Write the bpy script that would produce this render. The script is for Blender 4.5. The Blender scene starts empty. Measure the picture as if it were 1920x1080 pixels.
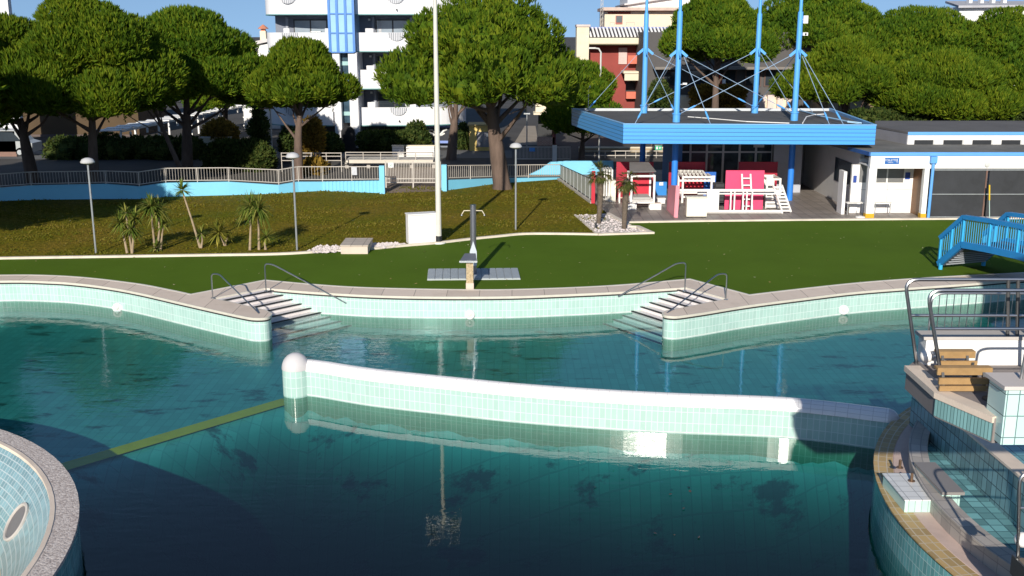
import bpy, bmesh, math, random
import numpy as np
from mathutils import Vector, Matrix
R = math.radians
C = bpy.context.scene.collection
random.seed(7)
rng = np.random.default_rng(11)
F, H, CX, CY = 2000.0, 9.0, 960.0, 540.0
PIT = math.atan(478 / F)
cp, sp = math.cos(PIT), math.sin(PIT)
ZW = -0.75                                   # water level
def ray(px, py):
    u, v = (px - CX) / F, (CY - py) / F
    return Vector((u, cp + v * sp, -sp + v * cp))
def G(px, py, z=0.0):
    d = ray(px, py); t = (z - H) / d.z
    return Vector((d.x * t, d.y * t, z))
def AT(px, py, Y):
    d = ray(px, py); t = Y / d.y
    return Vector((d.x * t, Y, H + d.z * t))
def ZT(px, py, ytop):                        # height of the point above ground point (px,py) seen at ytop
    return AT(px, ytop, G(px, py).y).z
def S(Y, z=0.0): return F / (Y * cp + (H - z) * sp)
# ---------------------------------------------------------------- mesh builder
class MB:
    def __init__(s): s.v = []; s.f = []; s.uv = []
    def add(s, vs, fs, uvs=None):
        o = len(s.v); s.v += [tuple(v) for v in vs]
        for i, f in enumerate(fs):
            s.f.append(tuple(o + k for k in f))
            s.uv.append(uvs[i] if uvs else None)
        return s
    def box(s, c, d, rz=0.0, m=None):
        hx, hy, hz = d[0] / 2, d[1] / 2, d[2] / 2
        vs = [Vector((x, y, z)) for x in (-hx, hx) for y in (-hy, hy) for z in (-hz, hz)]
        M_ = m.copy() if m else Matrix.Rotation(rz, 3, 'Z')
        c = Vector(c); vs = [M_ @ v + c for v in vs]
        return s.add(vs, [(0, 1, 3, 2), (4, 6, 7, 5), (0, 4, 5, 1), (2, 3, 7, 6), (0, 2, 6, 4), (1, 5, 7, 3)])
    def bx(s, x0, x1, y0, y1, z0, z1):
        return s.box(((x0 + x1) / 2, (y0 + y1) / 2, (z0 + z1) / 2), (abs(x1 - x0), abs(y1 - y0), abs(z1 - z0)))
    def bar(s, a, b, w, h=None, up=(0, 0, 1)):             # rectangular bar between two points
        a, b = Vector(a), Vector(b); h = h or w
        d = (b - a); L = d.length
        if L < 1e-6: return s
        d /= L; u = Vector(up)
        if abs(d.dot(u)) > .99: u = Vector((0, 1, 0))
        x = d.cross(u).normalized(); z = x.cross(d)
        M_ = Matrix((x, d, z)).transposed()
        return s.box((a + b) / 2, (w, L, h), m=M_)
    def tube(s, pts, r, n=8, cap=True):
        pts = [Vector(p) for p in pts]
        rs = r if isinstance(r, (list, tuple)) else [r] * len(pts)
        o = []; ref = None
        for i, p in enumerate(pts):
            t = (pts[min(i + 1, len(pts) - 1)] - pts[max(i - 1, 0)]).normalized()
            if ref is None:
                ref = t.cross(Vector((0, 0, 1)) if abs(t.z) < .9 else Vector((0, 1, 0))).normalized()
            ref = (ref - t * ref.dot(t))
            ref = ref.normalized() if ref.length > 1e-6 else t.orthogonal().normalized()
            b = t.cross(ref)
            for k in range(n):
                a = 2 * math.pi * k / n
                o.append(p + (ref * math.cos(a) + b * math.sin(a)) * rs[i])
        fs = []
        for i in range(len(pts) - 1):
            for k in range(n):
                k2 = (k + 1) % n
                fs.append((i * n + k, i * n + k2, (i + 1) * n + k2, (i + 1) * n + k))
        if cap:
            fs.append(tuple(range(n - 1, -1, -1))); fs.append(tuple(range((len(pts) - 1) * n, len(pts) * n)))
        return s.add(o, fs)
    def lathe(s, prof, c=(0, 0, 0), n=20, axis=None):      # profile of (radius, height)
        c = Vector(c); M_ = Matrix.Identity(3)
        if axis is not None: M_ = Vector((0, 0, 1)).rotation_difference(Vector(axis)).to_matrix()
        o = []; fs = []
        for (r, z) in prof:
            for k in range(n):
                a = 2 * math.pi * k / n
                o.append(M_ @ Vector((r * math.cos(a), r * math.sin(a), z)) + c)
        for i in range(len(prof) - 1):
            for k in range(n):
                k2 = (k + 1) % n
                fs.append((i * n + k, i * n + k2, (i + 1) * n + k2, (i + 1) * n + k))
        fs.append(tuple(range(n - 1, -1, -1))); fs.append(tuple(range((len(prof) - 1) * n, len(prof) * n)))
        return s.add(o, fs)
    def ball(s, c, r, n=14, sz=1.0):
        pr = [(max(r * math.sin(math.pi * i / 8), 1e-4), -r * sz * math.cos(math.pi * i / 8)) for i in range(9)]
        return s.lathe(pr, c, n)
    def prism(s, poly, z0, z1):                             # extruded (ccw) 2-D polygon
        n = len(poly)
        vs = [(p[0], p[1], z0) for p in poly] + [(p[0], p[1], z1) for p in poly]
        fs = [tuple(range(n - 1, -1, -1)), tuple(range(n, 2 * n))]
        for i in range(n):
            j = (i + 1) % n; fs.append((i, j, n + j, n + i))
        return s.add(vs, fs)
    def sheet(s, poly, z):
        return s.add([(p[0], p[1], z) for p in poly], [tuple(range(len(poly)))])
    def slab(s, pts, th):                                   # polygon given as 3-D points in one plane, thickened along its normal
        pts = [Vector(p) for p in pts]
        n = (pts[1] - pts[0]).cross(pts[2] - pts[0]).normalized() * th
        k = len(pts)
        fs = [tuple(range(k - 1, -1, -1)), tuple(range(k, 2 * k))]
        for i in range(k):
            j = (i + 1) % k; fs.append((i, j, k + j, k + i))
        return s.add(pts + [p + n for p in pts], fs)
    def sweep(s, path, prof, closed=False, cap=True):       # path: 2-D points; prof: (offset to the left of travel, z)
        P_ = [Vector((p[0], p[1])) for p in path]; n = len(P_)
        L = [0.0]
        for i in range(1, n): L.append(L[-1] + (P_[i] - P_[i - 1]).length)
        V = [0.0]
        for i in range(1, len(prof)):
            V.append(V[-1] + math.hypot(prof[i][0] - prof[i - 1][0], prof[i][1] - prof[i - 1][1]))
        o = []
        for i in range(n):
            a = P_[i] - P_[i - 1] if i > 0 else P_[1] - P_[0]
            b = P_[i + 1] - P_[i] if i < n - 1 else P_[-1] - P_[-2]
            a = a.normalized(); b = b.normalized(); t = (a + b)
            t = t.normalized() if t.length > 1e-4 else a
            nn = Vector((-t.y, t.x)); k = 1 / max(.4, nn.dot(Vector((-a.y, a.x))))
            for (d, z) in prof:
                q = P_[i] + nn * d * k; o.append((q.x, q.y, z))
        m = len(prof); fs = []; uv = []
        for i in range(n - 1):
            for j in range(m - 1):
                fs.append((i * m + j, (i + 1) * m + j, (i + 1) * m + j + 1, i * m + j + 1))
                uv.append([(L[i], V[j]), (L[i + 1], V[j]), (L[i + 1], V[j + 1]), (L[i], V[j + 1])])
        if cap and m > 2:
            fs.append(tuple(range(m - 1, -1, -1))); uv.append([(prof[j][0], prof[j][1]) for j in range(m - 1, -1, -1)])
            fs.append(tuple((n - 1) * m + j for j in range(m))); uv.append([(prof[j][0], prof[j][1]) for j in range(m)])
        return s.add(o, fs, uv)
    def mesh(s, name, off=(0, 0, 0), smooth=False):
        me = bpy.data.meshes.new(name)
        off = Vector(off)
        me.from_pydata([Vector(v) - off for v in s.v], [], s.f)
        if any(u for u in s.uv):
            ul = me.uv_layers.new(name='UVMap').data; k = 0
            for f, u in zip(s.f, s.uv):
                for i in range(len(f)):
                    if u: ul[k].uv = u[i]
                    else:
                        v = s.v[f[i]]; ul[k].uv = (v[0], v[1])
                    k += 1
        if smooth:
            me.polygons.foreach_set('use_smooth', [True] * len(me.polygons))
            try: me.set_sharp_from_angle(angle=R(40))
            except Exception: pass
        me.update()
        return me
org = {}
def tag(o, label=None, cat=None, group=None, kind=None):
    if label: o['label'] = label
    if cat: o['category'] = cat
    if group: o['group'] = group
    if kind: o['kind'] = kind
    return o
def T(name, label, cat, loc=(0, 0, 0), group=None, kind=None, rz=0.0):
    o = bpy.data.objects.new(name, None); C.objects.link(o)
    o.location = loc; o.rotation_euler = (0, 0, rz); o.empty_display_size = .3
    org[o.name] = Vector(loc)
    return tag(o, label, cat, group, kind)
def P(name, mb, mat, parent, smooth=False, label=None):
    off = org[parent.name]
    o = bpy.data.objects.new(name, mb.mesh(name, off, smooth))
    o.data.materials.append(mat); C.objects.link(o); o.parent = parent; org[o.name] = off
    if label: o['label'] = label
    return o
def solo(name, mb, mat, label=None, cat=None, group=None, kind=None, smooth=False):
    xs = [v[0] for v in mb.v]; ys = [v[1] for v in mb.v]; zs = [v[2] for v in mb.v]
    off = Vector(((min(xs) + max(xs)) / 2, (min(ys) + max(ys)) / 2, min(zs)))
    o = bpy.data.objects.new(name, mb.mesh(name, off, smooth)); o.location = off
    o.data.materials.append(mat); C.objects.link(o); org[o.name] = off
    return tag(o, label, cat, group, kind)
def dup(root, loc, rz=None, label=None, scale=None):
    r = root.copy(); C.objects.link(r); r.location = loc
    if rz is not None: r.rotation_euler = (0, 0, rz)
    if scale: r.scale = (scale,) * 3
    if label: r['label'] = label
    for ch in list(root.children):
        c = ch.copy(); C.objects.link(c); c.parent = r
        for g in list(ch.children):
            d = g.copy(); C.objects.link(d); d.parent = c
    return r
def text(name, s, size, mat, parent, loc, rot=(R(90), 0, 0), ext=.003, align='CENTER'):
    cu = bpy.data.curves.new(name, 'FONT'); cu.body = s; cu.size = size; cu.extrude = ext
    cu.align_x = align; cu.align_y = 'CENTER'
    t_ = bpy.data.objects.new(name, cu); C.objects.link(t_); bpy.context.view_layer.update()
    me = bpy.data.meshes.new_from_object(t_.evaluated_get(bpy.context.evaluated_depsgraph_get())); bpy.data.objects.remove(t_); bpy.data.curves.remove(cu)
    me.materials.clear(); me.materials.append(mat); me.name = name
    o = bpy.data.objects.new(name, me); C.objects.link(o)
    o.location = Vector(loc) - org[parent.name]; o.rotation_euler = rot; o.parent = parent
    return o
def catmull(pts, n=8):
    pts = [Vector((p[0], p[1])) for p in pts]; out = []
    q = [2 * pts[0] - pts[1]] + pts + [2 * pts[-1] - pts[-2]]
    for i in range(1, len(q) - 2):
        for k in range(n):
            t = k / n
            a, b, c, d = q[i - 1], q[i], q[i + 1], q[i + 2]
            out.append(.5 * ((2 * b) + (c - a) * t + (2 * a - 5 * b + 4 * c - d) * t * t + (3 * b - a - 3 * c + d) * t ** 3))
    out.append(pts[-1]); return out
def gp(pts, z=0.0): return [G(x, y, z).xy for x, y in pts]
def fillsheet(name, outer, holes, z, mat, thick=0):
    bm = bmesh.new(); ed = []
    for lp in [outer] + holes:
        vs = [bm.verts.new((p[0], p[1], z)) for p in lp]
        for i in range(len(vs)): ed.append(bm.edges.new((vs[i], vs[(i + 1) % len(vs)])))
    bmesh.ops.triangle_fill(bm, edges=ed, use_beauty=True, use_dissolve=False, normal=(0, 0, 1))
    for f in bm.faces:
        if f.normal.z < 0: f.normal_flip()
    me = bpy.data.meshes.new(name); bm.to_mesh(me); bm.free()
    o = bpy.data.objects.new(name, me); C.objects.link(o); me.materials.append(mat)
    return o
# ---------------------------------------------------------------- materials
_m = {}
def lin(c):
    return tuple(((x / 255) / 12.92 if x / 255 <= .04045 else ((x / 255 + .055) / 1.055) ** 2.4) for x in c)
def newmat(name):
    m = bpy.data.materials.new(name); m.use_nodes = True
    nt = m.node_tree; b = nt.nodes['Principled BSDF']
    return m, nt, b
def N(nt, t, **k):
    n = nt.nodes.new(t)
    for a, v in k.items():
        if a in n.inputs: n.inputs[a].default_value = v
        else: setattr(n, a, v)
    return n
def ramp(nt, fac, stops):
    r = nt.nodes.new('ShaderNodeValToRGB'); e = r.color_ramp.elements
    while len(e) < len(stops): e.new(.5)
    for x, (p, c) in zip(e, stops):
        x.position = p; x.color = (*c, 1) if len(c) == 3 else c
    nt.links.new(fac, r.inputs[0]); return r.outputs[0]
def mulc(c, k): return tuple(min(1, x * k) for x in c)
def M(name, col, rough=.6, var=.18, scale=1.5, bump=0.0, bscale=25, metal=0.0, spec=.5, streak=0.0, coord='Object'):
    if name in _m: return _m[name]
    m, nt, b = newmat(name); L = nt.links.new
    tc = nt.nodes.new('ShaderNodeTexCoord'); co = tc.outputs[coord]
    if streak:
        mp = N(nt, 'ShaderNodeMapping'); mp.inputs['Scale'].default_value = (1, 1, streak); L(co, mp.inputs[0]); co = mp.outputs[0]
    nz = N(nt, 'ShaderNodeTexNoise', Scale=scale, Detail=6.0, Roughness=.65); L(co, nz.inputs['Vector'])
    c = ramp(nt, nz.outputs[0], [(.28, mulc(col, 1 - var)), (.5, col), (.72, mulc(col, 1 + var * .7))])
    L(c, b.inputs['Base Color'])
    b.inputs['Roughness'].default_value = rough; b.inputs['Metallic'].default_value = metal
    b.inputs['Specular IOR Level'].default_value = spec
    if bump:
        n2 = N(nt, 'ShaderNodeTexNoise', Scale=bscale, Detail=4.0); L(tc.outputs[coord], n2.inputs['Vector'])
        bp = N(nt, 'ShaderNodeBump', Strength=bump, Distance=.02); L(n2.outputs[0], bp.inputs['Height']); L(bp.outputs[0], b.inputs['Normal'])
    _m[name] = m; return m
def TILE(name, col, grout, tw, th, coord='UV', var=.12, rough=.15, mort=.008, rot=None, stain=.25, stainc=None, sscale=.7, bias=0.0, off=0.0, sst=(.5, .75), stretch=(1, 1, 1)):
    if name in _m: return _m[name]
    m, nt, b = newmat(name); L = nt.links.new
    tc = nt.nodes.new('ShaderNodeTexCoord'); co = tc.outputs[coord]
    mp = N(nt, 'ShaderNodeMapping')
    if rot: mp.inputs['Rotation'].default_value = rot
    L(co, mp.inputs[0])
    br = nt.nodes.new('ShaderNodeTexBrick'); br.offset = off; br.squash = 1.0
    for k, v in (('Scale', 1.0), ('Brick Width', tw), ('Row Height', th), ('Mortar Size', mort), ('Mortar Smooth', .1), ('Bias', bias)): br.inputs[k].default_value = v
    br.inputs['Color1'].default_value = (*mulc(col, 1 - var), 1); br.inputs['Color2'].default_value = (*mulc(col, 1 + var), 1)
    br.inputs['Mortar'].default_value = (*grout, 1); L(mp.outputs[0], br.inputs['Vector'])
    nz = N(nt, 'ShaderNodeTexNoise', Scale=sscale, Detail=7.0, Roughness=.7)
    m2 = N(nt, 'ShaderNodeMapping'); m2.inputs['Scale'].default_value = stretch; L(tc.outputs['Object'], m2.inputs[0]); L(m2.outputs[0], nz.inputs['Vector'])
    sc = stainc or mulc(col, .55)
    mx = nt.nodes.new('ShaderNodeMix'); mx.data_type = 'RGBA'
    f = ramp(nt, nz.outputs[0], [(sst[0], (0, 0, 0)), (sst[1], (stain,) * 3)])
    L(f, mx.inputs['Factor']); L(br.outputs['Color'], mx.inputs['A']); mx.inputs['B'].default_value = (*sc, 1)
    L(mx.outputs['Result'], b.inputs['Base Color'])
    b.inputs['Roughness'].default_value = rough
    bp = N(nt, 'ShaderNodeBump', Strength=.25, Distance=.01); bp.invert = True
    L(br.outputs['Fac'], bp.inputs['Height']); L(bp.outputs[0], b.inputs['Normal'])
    _m[name] = m; return m
def LEAF(name, c1, c2, c3, trans=.25):
    m, nt, b = newmat(name); L = nt.links.new
    ge = nt.nodes.new('ShaderNodeNewGeometry'); tc = nt.nodes.new('ShaderNodeTexCoord')
    nz = N(nt, 'ShaderNodeTexNoise', Scale=.45, Detail=3.0); L(tc.outputs['Object'], nz.inputs['Vector'])
    ad = N(nt, 'ShaderNodeMath', operation='MULTIPLY_ADD'); L(ge.outputs['Random Per Island'], ad.inputs[0]); ad.inputs[1].default_value = .55
    L(nz.outputs[0], ad.inputs[2])
    c = ramp(nt, ad.outputs[0], [(.35, c1), (.75, c2), (1.0, c3)])
    L(c, b.inputs['Base Color']); b.inputs['Roughness'].default_value = .75; b.inputs['Specular IOR Level'].default_value = .2
    tr = nt.nodes.new('ShaderNodeBsdfTranslucent'); L(c, tr.inputs[0])
    mx = nt.nodes.new('ShaderNodeMixShader'); mx.inputs[0].default_value = trans
    L(b.outputs[0], mx.inputs[1]); L(tr.outputs[0], mx.inputs[2]); L(mx.outputs[0], nt.nodes['Material Output'].inputs[0])
    return m
white = M('white_paint', (.8, .79, .77), .55, .06, .8)
whitewood = M('white_wood', (.78, .76, .72), .6, .12, 3)
cream = M('cream_render', (.72, .64, .48), .8, .12, .6)
steel = M('steel', (.5, .5, .5), .28, .1, 4, metal=1.0)
galv = M('galvanised', (.42, .44, .45), .45, .15, 5, metal=.6)
darksteel = M('dark_steel', (.1, .1, .1), .45, .2, 4, metal=.5)
blue = M('blue_paint', (.05, .28, .72), .4, .08, 2)
sky_blue = M('light_blue_paint', (.19, .55, .76), .55, .06, .6)
blue_dark = M('deep_blue_paint', (.02, .13, .5), .4, .08, 2)
turq = M('bridge_blue_paint', (.02, .2, .48), .4, .1, 2)
dark = M('dark_void', (.015, .017, .02), .5, .3, 2)
glass = M('dark_glass', (.03, .04, .05), .06, .4, .4)
concrete = M('concrete', (.42, .39, .35), .85, .15, 1.2, .2, 40)
rubber = M('roof_felt', (.085, .082, .08), .9, .2, .5, .2, 30)
red = M('red_paint', (.5, .012, .035), .5, .12, 1)
pink = M('pink_paint', (.75, .06, .16), .5, .08, 1)
palepink = M('faded_pink_paint', (.72, .25, .3), .55, .1, 1)
bark = M('pine_bark', (.13, .09, .07), .95, .45, 2.5, .8, 9, streak=.3)
wood = M('weathered_slat_wood', (.36, .22, .09), .6, .25, 3, .15, 30)
grey = M('grey_plaster', (.2, .21, .23), .8, .12, .5)
coping = M('cream_coping_stone', (.72, .6, .49), .8, .12, 2.0, .15, 40)
# ================================================================= camera, sky, sun
sc = bpy.context.scene
cam = bpy.data.cameras.new('camera'); camo = bpy.data.objects.new('camera', cam); C.objects.link(camo)
cam.sensor_width = 36; cam.lens = 36 * F / 1920; cam.clip_end = 3000; cam.clip_start = .3
camo.location = (0, 0, H); camo.rotation_euler = (R(90) - PIT, 0, 0); sc.camera = camo
SUN_EL, SUN_AZ = R(22.4), R(9.5)                  # light travels towards +Y, 7 degrees to the right
sd = Vector((math.sin(SUN_AZ) * math.cos(SUN_EL), math.cos(SUN_AZ) * math.cos(SUN_EL), -math.sin(SUN_EL)))
sl = bpy.data.lights.new('sun', 'SUN'); sl.energy = 5.0; sl.angle = R(.5); sl.color = (1, .93, .82)
so = bpy.data.objects.new('sun', sl); C.objects.link(so)
so.rotation_euler = sd.to_track_quat('-Z', 'Y').to_euler()
w = bpy.data.worlds.new('World'); sc.world = w; w.use_nodes = True
wn = w.node_tree; sk = wn.nodes.new('ShaderNodeTexSky'); sk.sky_type = 'NISHITA'; sk.sun_disc = False
sk.sun_elevation = SUN_EL; sk.sun_rotation = R(180) + SUN_AZ; sk.air_density = 1.0; sk.dust_density = .3; sk.ozone_density = 3.0
tcw = wn.nodes.new('ShaderNodeTexCoord'); va_ = wn.nodes.new('ShaderNodeVectorMath'); va_.operation = 'ADD'; va_.inputs[1].default_value = (0, 0, .22)
vn_ = wn.nodes.new('ShaderNodeVectorMath'); vn_.operation = 'NORMALIZE'       # clear winter air: skip the yellow haze band at the horizon
wn.links.new(tcw.outputs['Generated'], va_.inputs[0]); wn.links.new(va_.outputs[0], vn_.inputs[0]); wn.links.new(vn_.outputs[0], sk.inputs['Vector'])
wn.links.new(sk.outputs[0], wn.nodes['Background'].inputs[0]); wn.nodes['Background'].inputs[1].default_value = .11
sc.view_settings.view_transform = 'Standard'; sc.view_settings.look = 'None'; sc.view_settings.gamma = 1
sc.view_settings.exposure = 0.15
sc.cycles.max_bounces = 8; sc.cycles.transparent_max_bounces = 24
sc.cycles.caustics_reflective = False; sc.cycles.caustics_refractive = False
# ================================================================= outlines
edgeL = catmull(gp([(-420, 552), (-200, 536), (0, 527.5), (95, 529), (150, 533), (205, 540), (260, 550), (330, 566), (400, 582), (450, 593)]), 6)
tipL = catmull(gp([(450, 593), (472, 597), (492, 597.5), (504, 595), (508, 590), (500, 584)]), 4)
stL = gp([(463, 575), (430, 567), (395, 561)])
stLb = gp([(497, 541)])[0]
back = catmull(gp([(497, 541), (540, 545), (600, 549.5), (700, 555), (820, 557.5), (950, 557), (1050, 553.5), (1150, 549), (1220, 544.5), (1287, 540)]), 5)
stR = gp([(1366, 562), (1330, 568), (1294, 576)])
tipR = catmull(gp([(1250, 584), (1243, 588), (1246, 592), (1258, 594), (1275, 593.5), (1320, 587)]), 4)
edgeR = catmull(gp([(1320, 587), (1400, 574), (1500, 561), (1600, 549), (1700, 541), (1830, 532), (1920, 525), (2150, 512), (2400, 505)]), 6)
pool = edgeL[:-1] + tipL + stL + back + stR + tipR[:-1] + edgeR
pool = [Vector((p[0], p[1])) for p in pool]
far_l, far_r = pool[0], pool[-1]
hole = pool + [Vector((far_r.x + 2, -14)), Vector((far_l.x - 2, -14))]
outer_cope = catmull(gp([(-420, 541), (-200, 526), (0, 517.5), (130, 520), (250, 533), (320, 546), (357, 554)]), 5)[:-1] + gp([(357, 554), (497, 527)])[:1] + \
    catmull(gp([(497, 527), (600, 536), (700, 541.5), (880, 545), (1000, 543.5), (1150, 537), (1293, 525)]), 5) + \
    catmull(gp([(1405, 555), (1480, 546), (1600, 533), (1700, 525), (1800, 519), (1920, 513), (2150, 501), (2400, 494)]), 5)
kerb = catmull(gp([(-700, 500), (-300, 492), (0, 486), (200, 483), (400, 480), (520, 478), (600, 473.5), (690, 468.5), (760, 462), (820, 457), (880, 450), (935, 444.5), (985, 440), (1060, 440), (1121, 441)]), 4)
bed = gp([(1121, 441), (1221, 438), (1196, 427), (1180, 426), (1140, 402), (1078, 404)])
pav_kerb = gp([(1172, 418), (1320, 415.5), (1500, 413.5), (1780, 411.5), (2100, 409), (2600, 405)])
# ================================================================= ground sheets
lawn_m, nt, b = newmat('lawn'); L_ = nt.links.new
tc = nt.nodes.new('ShaderNodeTexCoord'); mp = N(nt, 'ShaderNodeMapping'); mp.inputs['Scale'].default_value = (1, .8, 1); L_(tc.outputs['Object'], mp.inputs[0])
n1 = N(nt, 'ShaderNodeTexNoise', Scale=.22, Detail=8.0, Roughness=.72); L_(mp.outputs[0], n1.inputs[0])
n2 = N(nt, 'ShaderNodeTexNoise', Scale=4.5, Detail=6.0, Roughness=.75); L_(mp.outputs[0], n2.inputs[0])
c1 = ramp(nt, n1.outputs[0], [(.33, (.115, .13, .006)), (.5, (.15, .125, .008)), (.68, (.2, .14, .018))])
c2 = ramp(nt, n2.outputs[0], [(.3, (.25, .34, .2)), (.5, (1, 1, 1)), (.72, (1.7, 1.5, 1.3))])
mx = nt.nodes.new('ShaderNodeMix'); mx.data_type = 'RGBA'; mx.blend_type = 'MULTIPLY'; mx.inputs['Factor'].default_value = 1
L_(c1, mx.inputs['A']); L_(c2, mx.inputs['B']); L_(mx.outputs['Result'], b.inputs['Base Color']); b.inputs['Roughness'].default_value = .95; b.inputs['Specular IOR Level'].default_value = .1
n3 = N(nt, 'ShaderNodeTexNoise', Scale=9.0, Detail=5.0); L_(tc.outputs['Object'], n3.inputs[0])
bp = N(nt, 'ShaderNodeBump', Strength=.9, Distance=.12); L_(n3.outputs[0], bp.inputs['Height']); L_(bp.outputs[0], b.inputs['Normal'])
turf_m = M('artificial_turf', (.08, .14, .013), .95, .12, .25, .35, 60, spec=.05)
pave_m = M('asphalt_and_dirt', (.06, .055, .05), .95, .3, .25, .3, 8)
deck_m = TILE('deck_paving', (.26, .225, .2), (.13, .12, .11), .5, .5, 'Object', .12, .55, .02, stain=.5)
gravel_m, nt, b = newmat('white_gravel')
tc = nt.nodes.new('ShaderNodeTexCoord'); vo = N(nt, 'ShaderNodeTexVoronoi', Scale=9.0); nt.links.new(tc.outputs['Object'], vo.inputs['Vector'])
nt.links.new(ramp(nt, vo.outputs['Color'], [(.1, (.32, .28, .24)), (.5, (.6, .54, .48)), (.9, (.78, .74, .68))]), b.inputs['Base Color'])
bp = N(nt, 'ShaderNodeBump', Strength=1.0, Distance=.08); bp.invert = True; nt.links.new(vo.outputs['Distance'], bp.inputs['Height']); nt.links.new(bp.outputs[0], b.inputs['Normal'])
b.inputs['Roughness'].default_value = .85
big = [(-900, -60), (900, -60), (900, 2500), (-900, 2500)]
o = fillsheet('ground', big, [hole], 0.0, pave_m); tag(o, kind='structure')
lawn_far = gp([(1050, 336), (930, 343), (832, 357), (830, 349), (720, 349), (716, 362), (605, 358), (560, 360), (523, 363), (430, 366), (312, 369), (255, 374), (60, 375), (-60, 380), (-500, 392)])
lawn = [p for p in kerb] + gp([(1140, 402), (1118, 385)]) + lawn_far
o = fillsheet('lawn', lawn, [], .004, lawn_m); tag(o, kind='structure')
turf = list(reversed(outer_cope)) + kerb + bed[1:4] + [pav_kerb[0]] + pav_kerb[1:]
o = fillsheet('artificial_turf', turf, [], .004, turf_m); tag(o, kind='structure')
deck = gp([(1140, 402)]) + pav_kerb + gp([(2600, 330), (1130, 318), (1052, 334)]) + gp([(1118, 384)])
o = fillsheet('terrace_paving', deck, [], .02, deck_m); tag(o, kind='structure')
o = fillsheet('gravel_bed', bed, [], .012, gravel_m); tag(o, kind='structure')
path_m = M('brown_path', (.2, .15, .115), .95, .25, .5, .3, 12)
o = fillsheet('path', gp([(716, 363), (832, 358), (826, 300), (722, 300)]), [], .008, path_m); tag(o, kind='structure')
walk_m = M('beige_walkway', (.33, .28, .22), .9, .15, .6)
o = fillsheet('walkway', gp([(962, 272), (1010, 272), (1004, 236), (984, 236)]), [], .006, walk_m); tag(o, kind='structure')
o = fillsheet('pavement', gp([(-700, 300), (960, 296), (960, 282), (-700, 284)]), [], .005, M('grey_pavement', (.12, .12, .12), .9, .15, .4)); tag(o, kind='structure')
kerb_m = M('white_kerb_stone', (.68, .6, .5), .8, .18, 1.5, .1, 30)
def kerbline(path, w_=.16, h_=.09):
    mb = MB().sweep(path, [(-w_ / 2, -.02), (-w_ / 2, h_), (w_ / 2, h_), (w_ / 2, -.02)])
    return solo('kerb', mb, kerb_m, kind='structure')
kerbline(kerb); kerbline(bed[:4] , .22); kerbline([bed[4], gp([(1180, 425)])[0]], .2); kerbline([bed[5], bed[0]], .1, .06); kerbline(pav_kerb, .2, .08)
# ================================================================= pool
GR = (.62, .75, .7)
tile_w = TILE('mint_pool_tile', (.43, .62, .56), (.62, .74, .71), .146, .29, 'UV', .06, .15, .01, stain=.3, stainc=(.25, .5, .45))
tile_t = TILE('teal_pool_tile', (.17, .42, .42), (.5, .68, .66), .13, .26, 'UV', .16, .17, .007, stain=.3, stainc=(.08, .22, .24))
tile_f = TILE('pool_floor_tile', (.19, .52, .5), (.14, .42, .41), .25, .5, 'Object', .1, .3, .014, stain=.8, stainc=(.03, .08, .08), sscale=.55, sst=(.56, .63), stretch=(1, 2.2, 1))
tile_a = TILE('underwater_wall_tile', (.07, .22, .15), (.13, .3, .23), .146, .29, 'UV', .1, .12, .01, stain=.4, stainc=(.06, .17, .1))  # darker, greener version of the wall tile, used below the waterline
wall_path = pool
mb = MB().sweep(wall_path, [(0, -7.2), (0, ZW - .03)], cap=False)
solo('pool_wall', mb, tile_a, kind='structure')
mb = MB().sweep(wall_path, [(0, ZW - .03), (0, -.09)], cap=False)
solo('pool_wall', mb, tile_w, kind='structure')
mb = MB().sweep([hole[len(pool) - 1], hole[len(pool)], hole[len(pool) + 1], hole[0]], [(0, -6.2), (0, -.001)], cap=False)
solo('pool_wall', mb, tile_t, kind='structure')
mb = MB().sweep(wall_path, [(-.006, -.11), (-.006, -.045)], cap=False)
solo('pool_joint_shadow', mb, M('dark_joint', (.03, .03, .03), .8), kind='structure')  # dark coping joint that doubles as the shadow under the lip
cb = fillsheet('pool_coping', pool + list(reversed(outer_cope)), [], .03, TILE('coping_slabs', (.7, .58, .48), (.34, .28, .23), 1.15, 60, 'Object', .07, .8, .012, stain=.35, stainc=(.42, .33, .26), sscale=1.4)); tag(cb, kind='structure')
mb = MB().sweep(wall_path, [(.01, -.05), (-.03, -.05), (-.03, .031), (.02, .031)], cap=False)
solo('pool_coping', mb, M('coping_lip', (.6, .56, .48), .7, .1, 3), kind='structure')
mb = MB().sweep(outer_cope, [(-.04, .0), (-.04, .036), (.08, .036), (.08, .0)], cap=False)
solo('pool_border', mb, M('white_border', (.72, .68, .6), .8, .1, 1.5), kind='structure')
# floor: shallow behind the yellow line and the dividing wall, sloping down towards the viewer
div_line = catmull(gp([(545, 740), (580, 738), (695, 757), (840, 774), (960, 786), (1095, 797), (1250, 807), (1440, 812), (1540, 822), (1690, 845)], ZW), 5)
ya, yb = G(130, 885, -1.17).xy, G(535, 763, -1.17).xy
dvx = [div_line[0] + (div_line[0] - div_line[3]) * 30] + [p for p in div_line] + [Vector((14, 23)), Vector((60, 17))]
nyl = Vector(((yb - ya).y, -(yb - ya).x)).normalized()
def side_dist(p):
    best = 1e9; sg = 1
    for a, b2 in zip(dvx[:-1], dvx[1:]):
        ab = b2 - a; t = max(0, min(1, (p - a).dot(ab) / max(ab.length_squared, 1e-9))); q = a + ab * t
        d = (p - q).length
        if d < best - 1e-6: best = d; sg = 1 if ab.cross(p - a) < 0 else -1
    return min(best * sg, (p - ya).dot(nyl))
def floor_z(x, y):
    d = side_dist(Vector((x, y)))
    d = max(d, 0)
    return -1.17 - 5.6 * (1 - math.exp(-d * d / (2.2 + 1.6 * d)))
xs = np.arange(far_l.x - 3, far_r.x + 4, .5); ys = np.arange(-15, 47, .5)
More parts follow.
